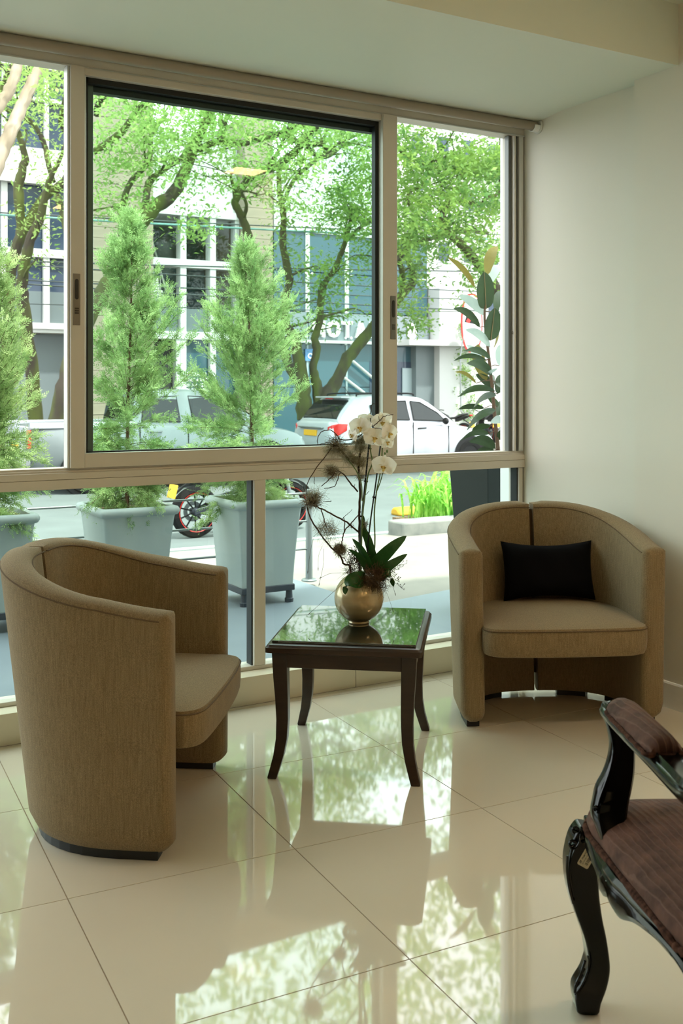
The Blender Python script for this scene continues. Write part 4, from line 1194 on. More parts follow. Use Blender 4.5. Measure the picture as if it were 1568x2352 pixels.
planter(PX[2][0], PX[2][1], 'grey square planter on a dark footed stand, crossed by the lower window mullion')
cypress(PX[0][0], PX[0][1], 1.42, [(0, .18), (.25, .27), (.5, .27), (.8, .21), (1.1, .12), (1.3, .06), (1.42, .02)], 5, 0.02, 'feathery cypress at the left edge of the window')
cypress(PX[1][0], PX[1][1], 1.66, [(0, .18), (.25, .27), (.5, .28), (.8, .23), (1.1, .16), (1.4, .08), (1.6, .045), (1.66, .01)], 6, 0.03, 'feathery cypress behind the left part of the tinted pane, slimmest spire')
cypress(PX[2][0], PX[2][1], 1.56, [(0, .19), (.25, .30), (.45, .31), (.7, .26), (1.0, .20), (1.25, .12), (1.45, .045), (1.56, .01)], 7, -0.06, 'feathery cypress in the middle of the tinted pane, left of the multi-stemmed tree')

# ------------------------------------------------------------------ terrace railing
rl = thing('railing', 'satin steel railing with thin rods behind the grey planters', 'railing', (3.285, 6.10, Z_T))
for i, px in enumerate((0.0, -1.9, -3.8)):
    MB().lathe([(0, 0), (.052, 0), (.052, .008), (.046, .014), (.024, .016), (.0225, .60), (.020, .61), (0, .612)], 18, Matrix.Translation((px, 0, 0))).build('post', M['steel'], rl, smooth=True)
for z in (.585, .40, .215):
    MB().tube([(-9, 0, z), (0.0, 0, z)], .0075, 10).build('rod', M['steel'], rl, smooth=True)

# ------------------------------------------------------------------ rubber plant in its dark pot
FY = 4.86
pc = onY(1132, 1060, FY)
pot = thing('plant_pot', 'tall dark green pot outside, right end of the lower glazing', 'pot', (pc.x + .0, FY, Z_T))
S = []
for hw, z in ((.140, 0), (.150, .2), (.185, .82), (.190, .83), (.190, .845), (.180, .845), (.175, .80)):
    S.append([(sx * hw, sy * hw, z) for sx, sy in ((1, 1), (-1, 1), (-1, -1), (1, -1))])
MB().loft(S).build('body', M['pot'], pot, bevel=.008)
MB().box(-.172, .172, -.172, .172, .76, .80).build('soil', M['soil'], pot)
fic = thing('rubber_plant', 'rubber plant with big oval leaves standing in the dark green pot', 'plant', (pc.x, FY, Z_T + .79))
fr = Vector(fic.location)
def Q(u, v, dy=0): return onY(u, v, FY + dy) - fr
P = sm([Vector((0.02, 0, -.01)), Q(1143, 1035), Q(1136, 960), Q(1130, 890), Q(1121, 810), Q(1113, 740), Q(1113, 700), Q(1112, 640)], 5)
MB().tube(P, list(np.linspace(.013, .005, len(P))), 10).build('stem', M['twig'], fic, smooth=True)
LV_ = [((1115, 710), (1111, 624), 27, 'd', 0), ((1118, 632), (1143, 566), 15, 'o', .05), ((1090, 660), (1028, 591), 8, 'y', .06), ((1122, 655), (1152, 612), 14, 'p', .08),
 ((1111, 724), (1054, 679), 13, 'p', .04), ((1102, 752), (1041, 708), 10, 'd', -.04), ((1126, 782), (1135, 707), 26, 'd', -.05), ((1125, 797), (1068, 757), 11, 'p', -.02),
 ((1140, 752), (1133, 800), 10, 'o', .05), ((1126, 824), (1066, 806), 9, 'd', -.06), ((1117, 828), (1041, 829), 7, 'd', -.02), ((1130, 862), (1072, 834), 13, 'd', -.08),
 ((1093, 880), (1044, 854), 5, 'y', .0), ((1133, 894), (1092, 860), 12, 'd', .03), ((1136, 898), (1051, 912), 10, 'd', -.06), ((1139, 908), (1087, 936), 11, 'd', -.09),
 ((1112, 938), (1052, 940), 8, 'd', .02), ((1138, 943), (1071, 989), 14, 'd', -.08), ((1126, 979), (1083, 989), 10, 'd', .02), ((1124, 997), (1057, 1012), 9, 'd', -.03),
 ((1137, 1030), (1077, 1014), 15, 'd', -.08), ((1134, 1036), (1091, 1039), 8, 'd', 0), ((1152, 970), (1125, 970), 12, 'p', -.05), ((1140, 720), (1152, 668), 12, 'd', .08),
 ((1117, 874), (1098, 790), 18, 'o', .10), ((1103, 832), (1072, 792), 11, 'p', .09), ((1146, 840), (1156, 790), 12, 'p', .03), ((1142, 905), (1160, 860), 14, 'd', .02), ((1140, 955), (1165, 925), 14, 'd', .04),
 ((1130, 935), (1112, 955), 12, 'd', .06), ((1126, 900), (1134, 862), 12, 'd', .08), ((1145, 1010), (1170, 985), 14, 'd', -.02), ((1120, 860), (1142, 846), 7, 'p', -.05), ((1142, 935), (1120, 912), 10, 'd', .05), ((1145, 985), (1168, 1010), 12, 'd', .06), ((1138, 880), (1165, 900), 12, 'd', -.03)]
for (b, t_, hw, kind, dy) in LV_:
    a, c = Q(*b, dy * .3), Q(*t_, dy + (-.05 if dy <= 0 else .04))
    dv = c - a; L = dv.length
    wide = hw > 18
    perp = Vector((-dv.z, 0, dv.x)).normalized()
    mid = (a + c) / 2 + perp * (0 if wide else (L * .10 if perp.z > 0 else -L * .10))
    pts = sm([a, a * .7 + mid * .3 if wide else (a + mid) / 2 + perp * (L * .02 if perp.z > 0 else -L * .02), mid, (mid + c) / 2 + (Vector((0, 0, 0)) if wide else perp * (L * .03 if perp.z > 0 else -L * .03)), c], 3)
    k = (FY * .9 + .8) / CAM_F * 1.02
    n = len(pts)
    W = [hw * k * (max(.02, math.sin(PI * (0.04 + .96 * i / (n - 1)) ** (1.05)) ** .62) if 0 < i < n - 1 else .03) for i in range(n)]
    side = perp + Vector((0, .5 if not wide else .15, 0))
    lf = strip_leaf(MB(), pts, W, side, .12, 7).build('leaf', M[{'d': 'ficus', 'o': 'ficus_olive', 'p': 'ficus_pale', 'y': 'ficus_olive'}[kind]], fic, smooth=True)
    if wide:
        MB().tube([p + Vector((0, -.004, 0)) for p in pts], [.0035 - .0025 * i / (n - 1) for i in range(n)], 5).build('midrib', M['rib'], lf)
    near = min(P, key=lambda q: (q - a).length)
    MB().tube([near, (near + a) / 2 + Vector((0, 0, .006)), a], .0025, 5).build('stalk', M['twig'], lf)

# ------------------------------------------------------------------ kerb bed, strap leaves, wheel stop
kA = onZ(926, 1236, -.19)
kb = struct('trim_2', MB().box(kA.x, kA.x + 9, kA.y, kA.y + .28, -.3, -.045), M['kerb'], bevel=.02)
struct('trim_3', MB().box(kA.x + .62, kA.x + 9, kA.y + .28, kA.y + 1.15, -.35, -.15), M['soil'])
rng = np.random.default_rng(4)
gb = thing('strap_leaf_clump', 'clump of bright green strap leaves behind the concrete kerb, left of the dark pot', 'plant', (kA.x + 1.32, kA.y + .66, -.15))
mb = MB()
for i in range(420):
    bx, by = rng.uniform(-.62, .75), rng.uniform(-.4, .45); a = rng.uniform(0, 2 * PI); L = rng.uniform(.28, .62) * (1 - .25 * abs(bx)); o = rng.uniform(.08, .32)
    d = Vector((math.cos(a), math.sin(a), 0))
    p0 = Vector((bx, by, -.02)); pts = [p0, p0 + d * o * .2 + Vector((0, 0, L * .5)), p0 + d * o * .6 + Vector((0, 0, L * .88)), p0 + d * o + Vector((0, 0, L * .92)), p0 + d * o * 1.4 + Vector((0, 0, L * .78))]
    strip_leaf(mb, pts, [.009, .013, .012, .008, .001], (-d.y, d.x, 0), .3, 3)
tag(mb.build('foliage', M['grass'], gb, smooth=True), kind='stuff')
wsx = onZ(917, 1186, -.50)
ws = thing('wheel_stop', 'yellow painted wheel stop on the road beside the green clump', 'wheel stop', (wsx.x, wsx.y, -.505))
MB().poly_prism([(0, 0), (.24, 0), (.22, .07), (.17, .115), (.07, .115), (.02, .07)], 'x', 0, 1.6).build('block', M['yellow'], ws, bevel=.03)

# ------------------------------------------------------------------ motorcycle
def motorcycle(name, label, loc, rz):
    t = thing(name, label, 'motorcycle', loc, rz)
    def wheel(x, r, w):
        wl = MB().lathe([(r - .085, -w * .35), (r - .06, -w * .5), (r - .02, -w * .42), (r, -w * .12), (r, w * .12), (r - .02, w * .42), (r - .06, w * .5), (r - .085, w * .35), (r - .085, -w * .35)], 40, Matrix.Translation((x, 0, r)) @ Matrix.Rotation(PI / 2, 4, 'X')).build('wheel', M['tyre'], t, smooth=True)
        MB().lathe([(r - .10, -.035), (r - .082, -.040), (r - .082, .040), (r - .10, .035)], 36, Matrix.Translation((x, 0, r)) @ Matrix.Rotation(PI / 2, 4, 'X')).build('rim', M['trimblack'], wl)
        MB().lathe([(r - .0785, -w * .50), (r - .0715, -w * .53), (r - .0715, w * .53), (r - .0785, w * .50)], 36, Matrix.Translation((x, 0, r)) @ Matrix.Rotation(PI / 2, 4, 'X')).build('rim_stripe', M['redpaint'], wl)
        mb = MB()
        for k in range(10):
            a = k * 2 * PI / 10 + .2
            mb.tube([(x + .03 * math.cos(a), 0, r + .03 * math.sin(a)), (x + (r - .09) * math.cos(a + .15), 0, r + (r - .09) * math.sin(a + .15))], .010, 5)
        mb.build('spokes', M['trimblack'], wl)
        MB().lathe([(0, -.07), (.045, -.07), (.05, .0), (.045, .07), (0, .07)], 16, Matrix.Translation((x, 0, r)) @ Matrix.Rotation(PI / 2, 4, 'X')).build('hub', M['engine'], wl)
        MB().lathe([(.07, -.072), (.12, -.072), (.12, -.066), (.07, -.066)], 24, Matrix.Translation((x, 0, r)) @ Matrix.Rotation(PI / 2, 4, 'X')).build('brake_disc', M['steel'], wl)
    wheel(0, .30, .14); wheel(1.24, .30, .11)
    MB().loft([[(x, -.085, z + dz) for dz in (-h, h)] + [(x, -.055, z + dz) for dz in (h, -h)] for x, z, h in ((-.04, .30, .035), (.12, .34, .03), (.30, .42, .05), (.50, .44, .07))]).build('swing_arm', M['engine'], t, bevel=.008)
    MB().loft([[(x, .055, z + dz) for dz in (-h, h)] + [(x, .085, z + dz) for dz in (h, -h)] for x, z, h in ((-.04, .30, .035), (.12, .34, .03), (.30, .42, .05), (.50, .44, .07))]).build('swing_arm', M['engine'], t, bevel=.008)
    MB().poly_prism([(.42, .22), (.85, .20), (.98, .34), (.92, .52), (.60, .56), (.44, .46)], 'y', -.15, .15).build('engine', M['engine'], t, bevel=.03)
    MB().loft([[(x, w * math.cos(a), z + h * math.sin(a)) for a in np.linspace(0, 2 * PI, 12, endpoint=False)] for x, z, w, h in ((.52, .70, .06, .04), (.60, .74, .13, .08), (.80, .79, .16, .11), (.98, .76, .13, .10), (1.06, .70, .06, .05))]).build('fuel_tank', M['trimblack'], t, smooth=True)
    MB().loft([[(x, -w, z), (x, w, z), (x, w * .8, z + h), (x, -w * .8, z + h)] for x, z, w, h in ((-.14, .84, .04, .05), (.05, .80, .10, .07), (.30, .70, .13, .07), (.56, .68, .10, .06))]).build('seat', M['black'], t, bevel=.02)
    MB().loft([[(x, -w, z), (x, w, z), (x, w, z + h), (x, -w, z + h)] for x, z, w, h in ((-.24, .80, .02, .04), (-.02, .72, .08, .08), (.26, .62, .10, .10))]).build('tail', M['trimblack'], t, bevel=.015)
    MB().box(-.27, -.22, -.06, .06, .80, .845).build('tail_light', M['red'], t, bevel=.01)
    MB().loft([[(x, -.015, z), (x, .015, z), (x, .015, z + .03), (x, -.015, z + .03)] for x, z in ((.02, .68), (-.16, .58), (-.26, .50))]).build('plate_bracket', M['trimblack'], t)
    MB().box(-.29, -.275, -.11, .11, .46, .62, Matrix.Rotation(.25, 4, 'Y') @ Matrix.Translation((-.13, 0, -.075))).build('plate', M['plate'], t, bevel=.004)
    for s in (-1, 1):
        MB().tube([(1.24, s * .09, .30), (1.16, s * .09, .68), (1.12, s * .09, .86)], .024, 10).build('fork', M['steel'], t, smooth=True)
        MB().tube(sm([(1.10, s * .06, .90), (1.05, s * .25, .96), (.96, s * .36, .95)], 3), .014, 8).build('handlebar', M['black'], t, smooth=True)
    MB().poly_prism([(1.06, .62), (1.22, .60), (1.26, .78), (1.16, .88), (1.06, .84)], 'y', -.09, .09).build('headlight', M['trimblack'], t, bevel=.03)
    MB().loft([[(1.24 + .335 * math.cos(a), s, .30 + .335 * math.sin(a)) for s in (-.06, .06)] + [(1.24 + .325 * math.cos(a), s, .30 + .325 * math.sin(a)) for s in (.06, -.06)] for a in np.linspace(.5, 2.3, 8)]).build('mudguard', M['trimblack'], t)
    MB().tube([(.75, -.16, .24), (.35, -.17, .28), (.12, -.18, .40)], [.025, .035, .05], 12).build('exhaust', M['engine'], t, smooth=True)
    return t
bk = onZ(452, 1236, Z_R)
moto = motorcycle('motorcycle', 'dark motorcycle with red rim stripes parked behind the grey planters', (bk.x, bk.y + .05, Z_R), math.radians(2))

# ------------------------------------------------------------------ cars
def car(name, label, loc, kind, paint):
    t = thing(name, label, 'car', loc)
    if kind == 'suv':
        L, HW = 4.25, .88
        low = [(0.0, .46, .74), (.05, .34, .98), (.16, .26, 1.10), (.6, .24, 1.10), (1.6, .24, 1.06), (2.6, .24, 1.02), (2.95, .24, 1.00), (3.35, .24, .95), (3.8, .25, .86), (4.08, .30, .76), (4.22, .40, .64)]
        roof = [(.20, 1.09, 1.11), (.34, 1.09, 1.30), (.58, 1.09, 1.52), (.75, 1.09, 1.58), (1.4, 1.06, 1.625), (2.0, 1.04, 1.60), (2.35, 1.03, 1.53), (2.75, 1.01, 1.27), (3.10, .985, 1.02)]
        wx = (.70, 3.42); wr = .335
        wins = [[(1.02, 1.14), (.98, 1.42), (1.30, 1.50), (1.36, 1.13)], [(1.42, 1.13), (1.38, 1.50), (1.86, 1.505), (1.90, 1.11)], [(2.0, 1.11), (1.98, 1.50), (2.22, 1.47), (2.62, 1.25), (2.80, 1.08)]]
    else:
        L, HW = 5.2, .90
        low = [(0.0, .55, 1.02), (.05, .45, 1.14), (.9, .40, 1.16), (1.72, .36, 1.16), (2.2, .34, 1.14), (3.2, .34, 1.12), (3.95, .34, 1.10), (4.5, .36, 1.04), (4.95, .42, .94), (5.15, .50, .78)]
        roof = [(1.75, 1.14, 1.16), (1.82, 1.14, 1.62), (2.0, 1.14, 1.71), (2.7, 1.12, 1.74), (3.2, 1.11, 1.71), (3.45, 1.11, 1.64), (3.8, 1.1, 1.42), (4.2, 1.08, 1.12)]
        wx = (.95, 4.25); wr = .37
        wins = [[(1.92, 1.20), (1.98, 1.60), (2.58, 1.63), (2.62, 1.18)], [(2.86, 1.17), (2.80, 1.63), (3.22, 1.61), (3.60, 1.42), (3.86, 1.17)]]
    def whw(x):
        e = min(1, max(0.02, x / .35)), min(1, max(.02, (L - x) / .7))
        return HW * (.82 + .18 * e[0] ** .5) * (.72 + .28 * e[1] ** .5)
    sec = []
    for x, zb, zt in smooth_path(low, 3):
        w = whw(x)
        sec.append([(x, -w * .90, zb), (x, -w * .985, zb + .14), (x, -w, (zb + zt) / 2), (x, -w * .985, zt - .10), (x, -w * .94, zt - .02), (x, -w * .7, zt + .012), (x, w * .7, zt + .012), (x, w * .94, zt - .02), (x, w * .985, zt - .10), (x, w, (zb + zt) / 2), (x, w * .985, zb + .14), (x, w * .90, zb)])
    MB().loft(sec).build('body', paint, t, smooth=True)
    rz = smooth_path(roof, 3)
    def cabw(z, x):
        zr = 1.62
        k = min(1, max(0, (z - 1.0) / .62)); return (HW - .03) - .17 * k
    sec = []
    for x, zb, zt in rz:
        wb, wt = cabw(zb, x), cabw(zt, x)
        sec.append([(x, -wb, zb - .03), (x, -wt, max(zb, zt - .045)), (x, -wt * .93, zt), (x, -wt * .5, zt + .012), (x, wt * .5, zt + .012), (x, wt * .93, zt), (x, wt, max(zb, zt - .045)), (x, wb, zb - .03)])
    cabn = MB().loft(sec).build('cabin', paint, t, smooth=True)
    for s in (-1, 1):
        for w in wins:
            outer = [(x, s * (cabw(z, x) + .012), z) for x, z in w]; inner = [(x, s * (cabw(z, x) - .02), z) for x, z in w]
            MB().loft([inner, outer]).build('window', M['carglass'], t, bevel=.004, seg=1)
            fr_ = [Vector(p) for p in outer] + [Vector(outer[0])]
            MB().tube(fr_, .011, 5).build('window_trim', M['trimblack'], t)
    # rear window and windscreen
    def band(pl, nm, pad, off):
        lo, hi = [], []
        for i, (x, z) in enumerate(pl):
            a, b = pl[max(0, i - 1)], pl[min(len(pl) - 1, i + 1)]
            n = Vector((-(b[1] - a[1]), 0, b[0] - a[0])).normalized()
            if n.z < 0: n = -n
            p = Vector((x, 0, z)); w = cabw(z, 0) - pad
            for sgn, arr, o_ in ((-1, lo, off), (1, hi, off)): arr.append(p + n * o_ + Vector((0, sgn * w, 0)))
        ring = lo + hi[::-1]
        MB().loft([[p - Vector((0, 0, .05)) for p in ring], ring]).build(nm, M['carglass'], t)
    if kind == 'suv': band([(.245, 1.16), (.34, 1.30), (.46, 1.42), (.57, 1.50)], 'rear_window', .10, .03)
    else: band([(1.765, 1.22), (1.79, 1.42), (1.825, 1.60)], 'rear_window', .10, .05)
    r3 = roof[-3:][::-1]; band([(x * .9 + r3[1][0] * .1, z * .9 + r3[1][2] * .1) for x, _, z in r3], 'windscreen', .10, .03)
    for x in wx:
        for s in (-1, 1):
            Mx = Matrix.Translation((x, s * (HW - .078), wr)) @ Matrix.Rotation(PI / 2, 4, 'X')
            MB().lathe([(0, -.10), (wr + .07, -.10), (wr + .07, .10), (0, .10)], 36, Matrix.Translation((x, s * (HW - .085), wr + .02)) @ Matrix.Rotation(PI / 2, 4, 'X')).build('wheel_arch', M['trimblack'], t)
            wl = MB().lathe([(wr - .12, -.115), (wr - .03, -.12), (wr, -.08), (wr, .08), (wr - .03, .12), (wr - .12, .115), (wr - .12, -.115)], 36, Mx).build('wheel', M['tyre'], t, smooth=True)
            mb = MB().lathe([(wr - .13, -.10 * s), (wr - .115, -.112 * s * -1), (wr - .115, .10)], 30, Mx)
            for k in range(5):
                a = k * 2 * PI / 5 + .3
                R5 = Mx @ Matrix.Rotation(a, 4, 'Z')
                mb.box(.02, wr - .12, -.038, .038, .095 * s - .012, .095 * s + .012, R5)
            mb.lathe([(0, .10 * s + .016), (.06, .10 * s + .01), (.06, .10 * s - .02), (0, .10 * s - .02)], 16, Mx)
            mb.build('rim', M['carsilver'], wl)
            MB().lathe([(0, .03 * s), (wr - .118, .03 * s), (wr - .118, .02 * s), (0, .02 * s)], 24, Mx).build('wheel_well', M['trimblack'], wl)
    z_m = 1.08 if kind == 'suv' else 1.16; xm = 2.72 if kind == 'suv' else 3.72
    for s in (-1, 1):
        MB().ball((xm, s * (HW + .08), z_m), .10, 12, 8, .6, .9, .75).build('mirror', M['trimblack'], t, smooth=True)
        for x in ((1.86, 2.0 - .12 + .9)[:1] if kind == 'suv' else (2.72,)):
            pass
    hx = ((1.18, 2.08) if kind == 'suv' else (2.05, 2.98))
    for s in (-1, 1):
        for x in hx:
            MB().tube(sm([(x, s * (HW - .01), .93 if kind == 'suv' else 1.02), (x + .03, s * (HW + .025), .935 if kind == 'suv' else 1.02), (x + .17, s * (HW + .025), .94 if kind == 'suv' else 1.02), (x + .20, s * (HW - .01), .94 if kind == 'suv' else 1.02)], 3), .016, 6).build('door_handle', M['trimblack'] if kind == 'suv' else M['steel'], t, smooth=True)
        for x, zt in (((1.40, 1.10), (1.96, 1.06), (2.86, .98)) if kind == 'suv' else ((1.86, 1.12), (2.74, 1.12), (3.92, 1.08))):
            MB().box(x - .006, x + .006, s * (HW - .02), s * (HW + .006), .34, zt).build('door_seam', M['trimblack'], t)
        if kind == 'suv':
            MB().tube(sm([(.75, s * .60, 1.60), (.85, s * .60, 1.655), (2.0, s * .60, 1.66), (2.15, s * .60, 1.615)], 3), .018, 8).build('roof_rail', M['trimblack'], t, smooth=True)
            MB().loft([[(x, s * (HW * y0), z) for z in zs] + [(x + .05, s * (HW * y0 - .03), z) for z in zs[::-1]] for x, y0, zs in ((.03, .76, (.84, .99)), (.07, .88, (.80, 1.03)), (.18, .965, (.82, 1.06)), (.36, .995, (.92, 1.05)))]).build('tail_light', M['red'], t, bevel=.01)
            MB().loft([[(x, s * HW * y0, z) for z in zs] + [(x - .05, s * (HW * y0 - .03), z) for z in zs[::-1]] for x, y0, zs in ((4.17, .58, (.66, .72)), (4.02, .76, (.68, .80)), (3.75, .93, (.76, .84)))]).build('headlight', M['frost'], t, bevel=.01)
        else:
            MB().box(-.012, .05, s * HW * .86 - .07, s * HW * .86 + .07, .78, 1.08).build('tail_light', M['red'], t, bevel=.01)
            MB().box(4.98, 5.10, s * HW * .62 - .14, s * HW * .62 + .14, .70, .86).build('headlight', M['frost'], t, bevel=.02)
    if kind == 'suv':
        MB().box(-.012, .03, -.26, .26, .80, .92).build('plate', M['plate'], t, bevel=.004)
        MB().box(-.02, .10, -.50, .50, .955, .985).build('tailgate_strip', M['steel'], t, bevel=.01)
        MB().loft([[(x, -w, zb), (x, w, zb), (x, w, zt), (x, -w, zt)] for x, w, zb, zt in ((-.05, .55, .36, .56), (.02, .80, .30, .60), (.3, .885, .26, .52))]).build('bumper', M['trimblack'], t, bevel=.03)
        MB().box(.42, .62, -.55, .55, 1.565, 1.60).build('spoiler', paint, t, bevel=.012)
        MB().box(.44, .47, -.14, .14, 1.545, 1.565).build('brake_light', M['red'], t)
        MB().tube([(.95, 0, 1.62), (.80, 0, 1.80)], [.008, .004], 6).build('antenna', M['trimblack'], t)
        for s in (-1, 1): MB().box(.3, 4.0, s * (HW - .06) - .03, s * (HW - .06) + .03, .20, .33).build('sill', M['trimblack'], t, bevel=.02)
    else:
        # load bed
        for s in (-1, 1):
            MB().box(.02, 1.78, s * (HW - .05) - .045, s * (HW - .05) + .045, 1.10, 1.20).build('bed_rail', M['carsilver'], t, bevel=.015)
            MB().box(.3, 4.8, s * (HW - .05) - .03, s * (HW - .05) + .03, .26, .40).build('side_step', M['trimblack'], t, bevel=.02)
        MB().box(-.03, .03, -.74, .74, .66, 1.14).build('tailgate', M['carsilver'], t, bevel=.02)
        MB().box(-.12, .04, -.85, .85, .48, .62).build('bumper', M['steel'], t, bevel=.03)
        MB().box(-.035, -.028, -.26, .26, .74, .86).build('plate', M['plate'], t, bevel=.004)
    return t
car('silver_suv', 'silver hatchback with roof rails and yellow plate, right of the orchid flowers', (10.12, 18.75, Z_R - .02), 'suv', M['carsilver'])
car('pickup_truck', 'grey double cab pickup seen through the cypresses', (4.05, 17.95, Z_R - .02), 'pickup', M['cargrey'])
for px, lab in ((1085, 'dark motorcycle parked far off in front of the white block, nearest the silver hatchback'), (1040, 'dark motorcycle parked far off beyond the hood of the silver hatchback')):
    p = onY(px, 930, 25.2)
    m2 = copy_tree(moto); m2.name = 'motorcycle'; m2.location = (p.x, 24.2 + (1085 - px) * .01, -.36); m2.rotation_euler = (0, 0, math.radians(70 if px > 1060 else 110)); m2['label'] = lab

# ================================================================== ACROSS THE STREET
YB_ = 28.0
def BX(u): return onY(u, 700, YB_).x
def BZ(u, v, Y=YB_): return onY(u, v, Y).z
office = thing('office_building', 'glass fronted office building with white frames and cream stone piers across the street', 'building', (9.0, YB_, -0.36))
OB = Vector(office.location)
def part(name, m, par, *boxes, bev=0.0, org=None):
    o_ = OB if org is None else org
    mb = MB()
    for b in boxes: mb.box(b[0] - o_.x, b[1] - o_.x, b[2] - o_.y, b[3] - o_.y, b[4] - o_.z, b[5] - o_.z)
    return mb.build(name, M[m], par, bevel=bev, seg=1)
G = -0.36
# left wing: grid of panes with white frames
part('wall', 'spandrel', office, (-8, 8.2, YB_ + .5, YB_ + 8, G, 10.6))
xs = [-2.8, -1.7, -.6, .5, 1.6, 2.7, 3.8, 4.9, 6.0, 7.1, 8.2]
part('fascia', 'facade', office, (-8, 8.3, YB_ - .15, YB_ + .5, 6.68, 7.62)); part('fascia', 'facade', office, (-8, 8.3, YB_ - .15, YB_ + .5, 9.75, 10.6))
for a, b in zip(xs[:-1], xs[1:]):
    if b < 3.0: continue
    for z0, z1, m in ((3.0, 3.85, 'spandrel'), (3.85, 4.75, 'bglass'), (4.97, 6.68, 'bglass'), (7.62, 8.9, 'bglass'), (9.0, 9.75, 'bglass')):
        part('pane', m, office, (a + .07, b - .07, YB_ + .12, YB_ + .2, z0, z1))
    part('mullion', 'facade', office, (b - .08, b + .08, YB_ - .02, YB_ + .3, 2.84, 6.68)); part('mullion', 'facade', office, (b - .06, b + .06, YB_ - .02, YB_ + .3, 7.62, 9.75))
for z0, z1 in ((2.84, 3.0), (4.75, 4.97), (8.9, 9.0)):
    part('frame_rail', 'facade', office, (-8, 8.3, YB_ - .05, YB_ + .3, z0, z1))
part('shop_wall', 'spandrel', office, (-8, 8.2, YB_ + 1.5, YB_ + 2, G, 2.84)); part('recess_ceiling', 'facade', office, (-8, 8.2, YB_, YB_ + 1.6, 2.74, 2.84))
part('recess_light', 'letter', office, (6.85, 7.1, YB_ + .5, YB_ + .75, 2.72, 2.74))
# cream stone piers, laid in courses
slab_me = {}
def pier(x0, x1, y0, z1, h=.30):
    core = part('pier', 'stone', office, (x0 + .02, x1 - .02, y0 + .02, YB_ + 8, G, z1))
    k = 0; z = G
    while z < z1 - .05:
        zz = min(z + h, z1); key = (round(x1 - x0, 3), round(zz - z, 3))
        if key not in slab_me:
            o = MB().box(0, x1 - x0, 0, .3, .006, zz - z - .006).build('stone_slab', M['stone'], core, bevel=.004, seg=1); slab_me[key] = o.data
        else: o = link_mesh('stone_slab', slab_me[key], None, core)
        o.location = (x0 - OB.x, y0 - OB.y - (.012 if k % 3 == 0 else 0), z - OB.z); z = zz; k += 1
pier(7.95, 9.96, YB_ - .35, 9.2); pier(12.72, 13.62, YB_ - .45, 9.2)
# middle bay, see-through panes with a stair behind
part('wall', 'bglass2', office, (9.96, 12.72, YB_ + 2.6, YB_ + 3.0, G, 6.9)); part('wall', 'facade', office, (9.96, 12.72, YB_ + .1, YB_ + 8, 6.25, 8.6))
part('floor_slab', 'facade', office, (9.96, 12.72, YB_ + .3, YB_ + 2.6, 2.72, 2.86))
bx = [9.96, BX(420), BX(488), 12.72]
for i in range(3):
    a, b = bx[i] + .07, bx[i + 1] - .07
    o = part('pane', 'glass', office, (a, b, YB_ + .12, YB_ + .14, 4.95, 6.25)); o = part('pane', 'glass', office, (a, b, YB_ + .12, YB_ + .14, 3.55, 4.72))
    part('pane', 'spandrel', office, (a, b, YB_ + .12, YB_ + .2, 2.86, 3.55))
    if i: part('pane', 'bglass2', office, (a, b, YB_ + .12, YB_ + .2, G, 2.66))
for x in bx[1:3]: part('mullion', 'facade', office, (x - .09, x + .09, YB_ - .04, YB_ + .3, G, 6.25))
part('mullion', 'facade', office, (9.96, 10.04, YB_ - .04, YB_ + .3, 2.66, 6.25)); part('mullion', 'facade', office, (12.6, 12.72, YB_ - .04, YB_ + .3, 2.66, 6.25))
for z0, z1 in ((2.66, 2.88), (4.72, 4.95), (6.2, 6.4)): part('frame_rail', 'facade', office, (9.96, 12.72, YB_ - .06, YB_ + .3, z0, z1))
part('doorway', 'dark', office, (10.0, 10.88, YB_ + .25, YB_ + .35, G, 2.6)); part('door_frame', 'facade', office, (10.76, 10.88, YB_ - .04, YB_ + .3, G, 2.66))
for k in range(7):
    part('stair_step', 'letter', office, (10.05, 10.80 - .07 * k, YB_ + .75, YB_ + 1.5, 3.58 + .18 * k, 3.74 + .18 * k), bev=.01)
mb = MB(); mb.tube([(10.75 - OB.x, YB_ + .7 - OB.y, 4.0 - OB.z), (10.2 - OB.x, YB_ + .7 - OB.y, 5.9 - OB.z)], .03, 6)
for k in range(4): mb.tube([(10.7 - .14 * k - OB.x, YB_ + .7 - OB.y, 3.7 + .25 * k - OB.z), (10.7 - .14 * k - OB.x, YB_ + .7 - OB.y, 4.2 + .48 * k - OB.z)], .015, 5)
mb.build('stair_rail', M['facade'], office)
# opening hours lettered on the shop glass
for txt, u, vb, h in (('HORARIO', 429.5, 862.5, .098), ('LUNES A VIERNES', 421.5, 876.5, .108), ('8:00  AM - 12:00 M', 421, 888.5, .098), ('2:00 PM - 6:00 PM', 421, 900.5, .108)):
    p = onY(u, vb, YB_ + .11) - OB
    lettering('window_lettering', txt, h * 1.40, M['letter'], office, Matrix.Translation(p) @ Matrix.Rotation(PI / 2, 4, 'X'), sx=.80 if txt != 'HORARIO' else .98, extrude=.004, bold=.004)
sgn = onY(597, 812, YB_ - .52)
part('shop_sign', 'cyan', office, (sgn.x - .17, sgn.x + .17, YB_ - .52, YB_ - .46, sgn.z - .18, sgn.z + .18), bev=.01)

